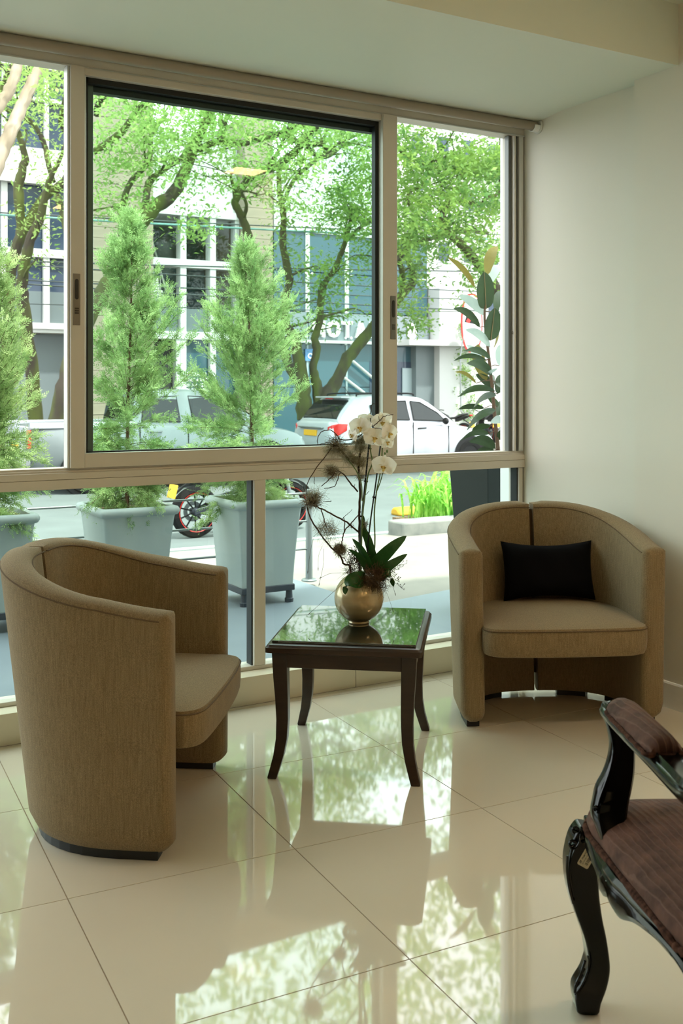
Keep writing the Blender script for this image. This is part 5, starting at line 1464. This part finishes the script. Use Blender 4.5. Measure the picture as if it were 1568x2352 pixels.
# the glazed notary building
nota = thing('notary_building', 'teal glass building with a pale sign band and white entrance block across the street', 'building', (16.4, 27.6, G))
NB = Vector(nota.location); YN = 27.6
def npart(name, m, *b, bev=0.0): return part(name, m, nota, *b, bev=bev, org=NB)
npart('wall', 'bglass2', (13.66, 19.2, YN + .5, YN + 8, G, 6.9))
npart('fascia', 'facade', (13.66, 19.2, YN - .05, YN + .5, 5.95, 6.9)); npart('wall', 'facade', (13.66, 22.0, YN + 2.5, YN + 8, 6.9, 8.2))
nx = [13.66, onY(705, 700, YN).x, onY(795, 700, YN).x, onY(880, 700, YN).x, 19.2]
for a, b in zip(nx[:-1], nx[1:]):
    for z0, z1, m in ((3.58, 4.75, 'bglass2'), (4.78, 5.95, 'bglass2'), (1.3, 2.66, 'bglass2'), (G, 1.28, 'bglass2')):
        npart('pane', m, (a + .02, b - .02, YN, YN + .06, z0, z1))
    npart('sign_panel', 'band', (a + .01, b - .01, YN - .10, YN - .04, 2.72, 3.54), bev=.008)
for x in nx[1:-1]:
    npart('fin', 'facade', (x - .07, x + .07, YN - .04, YN + .12, 3.56, 5.95)); npart('fin', 'frost', (x - .03, x + .03, YN - .03, YN + .12, G, 2.66))
    for z in (2.62, 2.80, 4.70, 4.86):
        for s in (-.1, .1):
            npx = MB().ball((x + s - NB.x, YN - .13 - NB.y, z - NB.z), .04, 8, 6).build('glass_fitting', M['letter'], nota, smooth=True)
npart('sign_ledge', 'facade', (13.66, 20.9, YN - .25, YN + .1, 2.62, 2.71))
npart('entrance_glass', 'bglass', (17.0, 19.1, YN - .01, YN + .05, G, 2.1)); npart('door_leaf', 'frost', (18.2, 18.9, YN - .06, YN - .02, G, 1.9))
mb = MB()
for (u0, v0, u1, v1) in ((806, 826, 872, 882), (783, 862, 846, 910)):
    mb.tube([onY(u0, v0, YN - .15) - NB, onY(u1, v1, YN - .15) - NB], .045, 8)
mb.build('stair_brace', M['facade'], nota)
npart('entrance_block', 'facade', (19.25, 20.7, YN - .6, YN + 6, G, 4.45)); npart('portal', 'spandrel', (18.55, 19.25, YN - .3, YN + 1, G, 2.62)); npart('canopy', 'facade', (17.9, 21.3, YN - .9, YN, 2.60, 2.78))
npart('wing', 'facade', (20.7, 24.0, YN + 1.5, YN + 6, G, 2.4))
# raised letters: the R is hidden behind the window stile in the photograph
for ch, u in zip('NOTARIA', (717, 750, 785.5, 816.5, 848, 875, 880)):
    p = onY(u, 772 + (u - 717) * .018, YN - .16) - NB
    lettering('sign_letter', ch, .66, M['letter'], nota, Matrix.Translation(p) @ Matrix.Rotation(PI / 2, 4, 'X'), sx=.86, extrude=.05, bold=.022)
p = onY(936, 777, YN - .16) - NB
lettering('sign_letter', '0', .68, M['letter'], nota, Matrix.Translation(p) @ Matrix.Rotation(PI / 2, 4, 'X'), sx=.9, extrude=.05, bold=.02)
bs = onY(712, 815, YN - .06)
npart('wheelchair_sign', 'bluesign', (bs.x - .16, bs.x + .16, YN - .06, YN - .03, bs.z - .18, bs.z + .18)); mb = MB(); mb.lathe([(.05, -.01), (.085, -.01), (.085, .01), (.05, .01)], 16, Matrix.Translation((bs.x - NB.x, YN - .065 - NB.y, bs.z - .03 - NB.z)) @ Matrix.Rotation(PI / 2, 4, 'X')); mb.build('wheelchair_sign_mark', M['letter'], nota)

# pale towers farther back
def tower(x0, x1, y0, z1, m, label, rows, cols, wz0=3, ww=.8, wh=1.0):
    c = Vector(((x0 + x1) / 2, y0, -.5)); t = thing('tower_block', label, 'building', c)
    part('wall', m, t, (x0, x1, y0, y0 + 8, -.5, z1), org=c); part('parapet', 'facade', t, (x0 - .1, x1 + .1, y0 - .1, y0 + .5, z1, z1 + .6), org=c)
    for r in range(rows):
        for k in range(cols):
            x = x0 + (x1 - x0) * (k + .5) / cols; z = wz0 + r * 3.0
            f = part('window', 'facade', t, (x - ww / 2 - .08, x + ww / 2 + .08, y0 - .06, y0 + .02, z - .08, z + wh + .08), org=c)
            part('pane', 'bglass', f, (x - ww / 2, x + ww / 2, y0 - .09, y0 - .05, z, z + wh), org=c)
tower(30, 46, 48, 18.0, 'facade', 'tall white apartment block above the dense tree crown at the right', 4, 9, 5.5, .7, 1.0)
tower(22.5, 29.5, 46, 11.5, 'frost', 'pale grey block behind the white entrance block', 3, 5, 3, 1.0, 1.2)
tower(-14, 6, 60, 21, 'facade', 'distant pale block above the left wing of the office building', 5, 8, 6, 1.2, 1.4)

# white and red banner on the far pavement
bn = onY(1083, 742, 26.0)
ban = thing('banner', 'white feather banner with red border behind the rubber plant leaves', 'banner', (bn.x, 26.0, G))
MB().tube([(0, 0, 0), (0, 0, .6), (-.42, 0, .9), (-.44, 0, 2.6), (-.3, 0, 3.4), (0.05, 0, 3.75)], .02, 8).build('pole', M['steel'], ban)
oc = []
zc = bn.z - G
for a in np.linspace(0, 2 * PI, 32, endpoint=False): oc.append((.42 * abs(math.cos(a)) ** .8 * (1 if math.cos(a) > 0 else -1), zc + .93 * math.sin(a)))
MB().poly_prism(oc, 'y', -.012, .012).build('border', M['redpaint'], ban)
MB().poly_prism([(x * .86, zc + (z - zc) * .93) for x, z in oc], 'y', -.018, .018).build('cloth', M['white'], ban)
MB().poly_prism([(-.24, zc + .05), (.0, zc + .35), (.10, zc + .30), (-.12, zc - .02)], 'y', -.022, .022).build('red_mark', M['redpaint'], ban)
MB().poly_prism([(-.30, zc + .02), (-.22, zc + .22), (.12, zc + .05), (.16, zc + .22), (.26, zc + .10), (.2, zc - .05)], 'y', -.021, .021).build('black_mark', M['trimblack'], ban)

# ------------------------------------------------------------------ overhead cables
def cable(v0, v1, r, m, Y, label, u1=870):
    a, b = onY(0, v0, Y), onY(u1, v1, Y); d = b - a
    a2, b2 = a - d * .5, b + d * 1.0
    pts = [a2.lerp(b2, i / 14) + Vector((0, 0, -.10 * math.sin(PI * i / 14))) for i in range(15)]
    o = MB().tube(pts, r * 1.45, 6).build('overhead_cable', M[m])
    return tag(o, label, 'cable', 'cables over the street')
for v0, v1, r, m, Y, lab in (
  (487, 531, .016, 'teal_wire', 22.5, 'thick teal overhead cable, topmost of the bundle crossing the big pane'),
  (482, 521, .011, 'wire', 22.7, 'dark overhead cable just above the teal one'),
  (592, 612, .012, 'wire', 22.9, 'grey overhead cable at the height of the white window frames'),
  (598, 650, .010, 'wire', 22.6, 'thin overhead cable just below the white window frames'),
  (634, 672, .010, 'wire', 22.8, 'dark overhead cable, third from the bottom'),
  (642, 694, .012, 'wire', 23.1, 'dark overhead cable, lowest one crossing the glass box'),
  (690, 706, .008, 'wire', 23.0, 'thin overhead cable near the top of the sign band')):
    cable(v0, v1, r, m, Y, lab)

# ------------------------------------------------------------------ street trees
def leaves(parent, centres, radii, per, length, m, seed, flat=.35):
    rng = np.random.default_rng(seed)
    C_ = np.repeat(np.array(centres), per, 0); Rr = np.repeat(np.array(radii), per)[:, None]
    n = len(C_)
    P = C_ + rng.normal(size=(n, 3)) * Rr * np.array([.55, .55, flat])
    d = rng.normal(size=(n, 3)); d[:, 2] = d[:, 2] * .45 - .25; d /= np.linalg.norm(d, axis=1)[:, None]
    s = np.cross(d, rng.normal(size=(n, 3)) * .5 + np.array([0, 0, 1.])); s /= np.linalg.norm(s, axis=1)[:, None]
    L = length * rng.uniform(.6, 1.3, n)[:, None]; W = L * .20
    droop = np.array([0, 0, -1.]) * L * .12
    V = np.stack([P - d * L * .5, P + s * W, P + d * L * .5 + droop, P - s * W], 1).reshape(-1, 3) - np.array(parent.location)
    tag(np_mesh('foliage', V, np.arange(len(V)).reshape(-1, 4), m, parent), kind='stuff')
def px_path(path, Y, dY=0.0):
    """(u,v,r_px[,dy]) -> world points and radii"""
    out = []
    for i, p in enumerate(path):
        y = Y + (p[3] if len(p) > 3 else 0) + dY * i / max(1, len(path) - 1)
        w = onY(p[0], p[1], y); out.append(tuple(w) + (p[2] * (w.x * _S + w.y * _C) / CAM_F,))
    return out
TREE_SEED = 20
def tree(label, Y, limbs, fills, leafm, bark='bark', leaf=.115, extra=None, twigs=5, per=29):
    global TREE_SEED
    TREE_SEED += 1
    rng = np.random.default_rng(TREE_SEED); rr = random.Random(TREE_SEED)
    p0 = px_path(limbs[0][:1], Y)[0]
    zb = -.36 if Y > 22.6 else Z_R
    t = thing('street_tree', label, 'tree', (p0[0], p0[1], min(p0[2], 0.2)), 0, 'street trees')
    o_ = Vector(t.location); cs = []; rs = []
    for k, lb in enumerate(limbs):
        dY = rr.uniform(-1.8, 1.8) if k else 0
        raw = px_path(lb, Y, dY)
        if k == 0 and raw[0][2] > zb: raw = [(raw[0][0] - .05, raw[0][1], zb - .05, raw[0][3] * 1.25)] + raw
        pth = smooth_path(raw, 5)
        pts = [Vector(p[:3]) - o_ + Vector((rr.uniform(-1, 1), rr.uniform(-1, 1), rr.uniform(-1, 1))) * p[3] * .12 for p in pth]
        rad = [p[3] * rr.uniform(.93, 1.08) for p in pth]
        b = MB().tube(pts, rad, 9).build('trunk' if k == 0 else 'branch', M[bark], t, smooth=True)
        n = len(pts)
        if k and twigs:
            mb = MB()
            for j in range(twigs):
                i = rr.randrange(n // 3, n); d = Vector((rr.gauss(0, 1), rr.gauss(0, 1), abs(rr.gauss(.3, .6)))).normalized(); L = rr.uniform(.7, 1.9)
                q = [pts[i], pts[i] + d * L * .4 + Vector((0, 0, .06)), pts[i] + d * L * .75 + Vector((rr.uniform(-.15, .15), 0, .1)), pts[i] + d * L + Vector((rr.uniform(-.2, .2), 0, rr.uniform(-.15, .2)))]
                r0 = min(rad[i] * .45, .035)
                mb.tube(sm(q, 3), list(np.linspace(r0, .006, 10)), 5)
                for q_ in q[1:]:
                    cs.append(q_ + o_); rs.append(.38)
            mb.build('twigs', M[bark], t, smooth=True)
            for i in range(n // 2, n, 2):
                cs.append(pts[i] + o_ + Vector((rr.gauss(0, .2), rr.gauss(0, .3), .2))); rs.append(.42)
    for (u0, v0, u1, v1, Y0, Y1, n) in fills:
        for _ in range(n):
            cs.append(onY(rng.uniform(u0, u1), rng.uniform(v0, v1), rng.uniform(Y0, Y1))); rs.append(rng.uniform(.25, .5))
    if cs: leaves(t, [tuple(c) for c in cs], rs, per, leaf, M[leafm], TREE_SEED)
    if extra:
        (x0, x1, y0, y1, z0, z1, n, ln) = extra
        c = np.stack([rng.uniform(x0, x1, n), rng.uniform(y0, y1, n), rng.uniform(z0, z1, n)], 1)
        leaves(t, c, rng.uniform(.4, .8, n), 26, ln, M[leafm], TREE_SEED + 50)
    return t
# big leaning tree left of centre
tree('street tree with a thick trunk leaning right across the left half of the big pane', 19.5,
 [[(132, 968, 22), (150, 890, 20), (172, 800, 19), (215, 705, 19), (255, 640, 18), (285, 590, 18), (310, 530, 18), (352, 478, 17), (396, 445, 15), (425, 392, 13), (450, 330, 11), (478, 270, 9), (505, 222, 7), (530, 180, 5)],
  [(330, 500, 8), (336, 450, 8), (345, 415, 8), (375, 390, 6), (410, 368, 5), (436, 330, 4)],
  [(280, 560, 8), (282, 480, 8), (296, 425, 7), (340, 372, 6), (345, 330, 6), (352, 298, 5), (385, 262, 3)],
  [(450, 345, 7), (502, 326, 8), (553, 329, 8), (604, 316, 8), (661, 303, 8), (700, 284, 7), (750, 272, 5), (790, 262, 3)],
  [(661, 316, 6), (697, 329, 6), (738, 332, 5), (754, 342, 4), (792, 320, 3)],
  [(215, 348, 8), (245, 330, 8), (282, 300, 8), (312, 258, 6), (342, 218, 5), (352, 180, 4)],
  [(222, 262, 8), (226, 240, 7), (242, 222, 6), (290, 214, 5), (330, 200, 4)],
  [(560, 180, 6), (530, 240, 6), (512, 300, 5), (506, 322, 4)]],
 [(215, 175, 560, 330, 16, 21, 125), (300, 330, 560, 430, 17, 21, 34), (220, 300, 330, 470, 17, 21, 34), (430, 180, 700, 330, 16, 21, 70), (420, 470, 470, 540, 17, 20, 14), (215, 440, 330, 500, 17, 20, 12)],
 'leaf', extra=(1, 12, 13.5, 20, 7.2, 13.5, 330, .22))
# mossy multi-stem tree seen through the left opening
tree('mossy twisted tree seen through the left opening', 20.8,
 [[(8, 880, 13), (18, 780, 12), (22, 690, 12), (26, 620, 12), (42, 560, 13), (70, 500, 12), (105, 448, 11), (140, 425, 10), (165, 385, 9), (182, 330, 7)],
  [(44, 545, 10), (48, 500, 11), (42, 440, 12), (52, 385, 10), (58, 360, 8), (44, 310, 7), (40, 280, 6), (60, 210, 6), (70, 150, 5)],
  [(122, 418, 6), (112, 380, 6), (104, 340, 6), (90, 305, 6), (68, 278, 6), (45, 264, 6), (15, 250, 6), (-20, 225, 6)],
  [(90, 1100, 18), (84, 968, 17), (66, 800, 15), (52, 690, 14), (54, 620, 13), (70, 552, 12), (92, 500, 10), (105, 445, 8), (118, 405, 6), (140, 360, 4), (150, 320, 2)],
  [(158, 540, 9), (145, 490, 9), (130, 450, 8)], [(150, 305, 6), (140, 278, 6), (146, 240, 5), (156, 180, 5), (160, 120, 4)],
  [(2, 215, 7), (18, 170, 7), (30, 150, 6), (58, 128, 5)]],
 [(0, 140, 160, 260, 16, 20, 20), (120, 330, 165, 440, 16, 19, 6), (60, 230, 120, 260, 16, 19, 5)], 'leaf', leaf=.10, extra=(-6, 2, 13.5, 19, 6.5, 12, 150, .22), twigs=2)
# pale smooth trunks crossing the top of the left opening
tree('pale leaning trunk crossing the top left corner of the window', 14.0,
 [[(-160, 900, 26), (-110, 700, 23), (-60, 530, 20), (-15, 400, 17), (15, 320, 16), (42, 262, 15), (62, 215, 14), (85, 165, 13), (112, 118, 13), (150, 40, 11)],
  [(-60, 310, 14), (-5, 245, 14), (22, 205, 13), (38, 160, 12), (42, 110, 12), (48, 40, 10)]],
 [(0, 120, 160, 190, 13, 16, 8)], 'leaf', bark='bark_pale', extra=(-5, 3, 12, 15.5, 5.6, 10, 120, .20), twigs=0)
# branching tree in the middle
tree('slender forked tree rising behind the middle cypress', 20.2,
 [[(590, 960, 12), (585, 820, 12), (582, 700, 11), (578, 600, 10), (570, 540, 10), (556, 500, 9), (540, 470, 9), (545, 450, 9), (560, 425, 9), (580, 402, 9), (608, 390, 9), (636, 382, 9), (658, 364, 9), (676, 350, 9), (706, 314, 8), (732, 288, 7), (785, 270, 5), (820, 262, 4)],
  [(540, 465, 5), (536, 430, 4), (530, 400, 3), (548, 395, 3)], [(612, 388, 5), (640, 345, 4), (655, 310, 4)], [(560, 500, 5), (566, 470, 4), (556, 440, 3), (590, 445, 2)],
  [(700, 322, 6), (715, 350, 5), (750, 360, 5), (790, 330, 4)]],
 [(560, 330, 760, 420, 15, 19, 24), (640, 180, 860, 320, 15, 19, 60), (640, 440, 740, 500, 16, 19, 8)], 'leaf', extra=(10, 17, 13, 18, 7.2, 13, 200, .22))
# multi-stemmed tree behind the silver car
tree('mossy multi-stemmed tree standing behind the silver hatchback', 20.6,
 [[(745, 965, 26), (745, 925, 26), (770, 880, 15), (799, 822, 14), (835, 778, 13), (868, 738, 12), (892, 715, 12), (913, 688, 11), (930, 668, 10), (947, 650, 9), (948, 625, 8), (936, 588, 7), (930, 540, 6)],
  [(701, 965, 19), (694, 895, 18), (690, 850, 15), (681, 800, 12), (668, 765, 11), (656, 745, 10), (653, 700, 9), (664, 650, 9), (659, 610, 9), (648, 560, 8), (652, 500, 7), (642, 440, 6), (640, 380, 5)],
  [(694, 890, 12), (668, 850, 11), (655, 815, 11), (640, 770, 10), (620, 720, 9)],
  [(735, 935, 16), (724, 868, 11), (718, 842, 9), (728, 802, 10), (722, 778, 9), (733, 738, 8), (736, 690, 8), (739, 664, 9), (752, 640, 6), (766, 622, 6), (784, 580, 6), (800, 530, 5), (808, 480, 4)],
  [(924, 672, 7), (925, 632, 7), (914, 590, 6), (905, 560, 6)], [(650, 465, 5), (674, 415, 5), (706, 383, 5), (736, 360, 5), (770, 340, 4)], [(790, 560, 4), (830, 520, 4), (865, 500, 3)]],
 [(740, 430, 880, 560, 18, 22, 50), (780, 250, 880, 450, 18, 22, 80), (745, 610, 780, 680, 20, 21.5, 8), (640, 560, 700, 590, 20, 21, 3), (820, 560, 870, 650, 19, 21, 9)], 'leaf_dark', leaf=.13, extra=(15, 22, 14, 20, 8.2, 13.5, 170, .22))
# dense crown in the right opening
tree('dense broad tree crown filling the right opening', 18.5,
 [[(1230, 960, 16), (1200, 800, 15), (1150, 680, 13), (1085, 590, 11), (1040, 545, 9), (1017, 528, 8), (1013, 505, 8), (1022, 484, 8), (1040, 465, 7), (1061, 462, 7), (1085, 468, 6), (1108, 468, 5), (1116, 454, 5), (1134, 450, 4), (1152, 436, 4)],
  [(1020, 486, 5), (1024, 466, 5), (1036, 452, 4), (1062, 440, 3)], [(902, 330, 5), (916, 340, 5), (936, 363, 5), (971, 373, 5), (989, 386, 5), (1043, 386, 4)],
  [(938, 470, 4), (940, 442, 4), (962, 430, 4), (985, 402, 3)], [(1150, 420, 5), (1146, 400, 5), (1142, 370, 4)], [(900, 600, 6), (950, 560, 6), (1000, 545, 5), (1060, 530, 5), (1120, 535, 4)]],
 [(905, 350, 1160, 470, 16, 21, 130), (905, 460, 1160, 590, 16, 21, 135), (905, 290, 960, 360, 17, 20, 14), (1040, 345, 1160, 400, 17, 20, 40), (905, 600, 990, 660, 18, 21, 14), (920, 690, 990, 765, 19, 20.5, 16), (1080, 580, 1160, 640, 17, 20, 16), (960, 270, 1030, 320, 18, 20, 8), (1050, 590, 1100, 690, 20, 21, 6)],
 'leaf_dark', leaf=.145, extra=(20, 27, 14, 20, 8.6, 12, 130, .22))
# clipped column hedge beyond the white block
hd = onY(1066, 880, 27.0)
hg = thing('column_hedge', 'narrow clipped green hedge column beyond the white entrance block', 'hedge', (hd.x, 27.0, G))
rng = np.random.default_rng(5)
leaves(hg, np.stack([hd.x + rng.uniform(-.35, .35, 120), rng.uniform(26.7, 27.4, 120), rng.uniform(-.3, 3.4, 120)], 1), np.full(120, .2), 22, .10, M['leaf_dark'], 77)
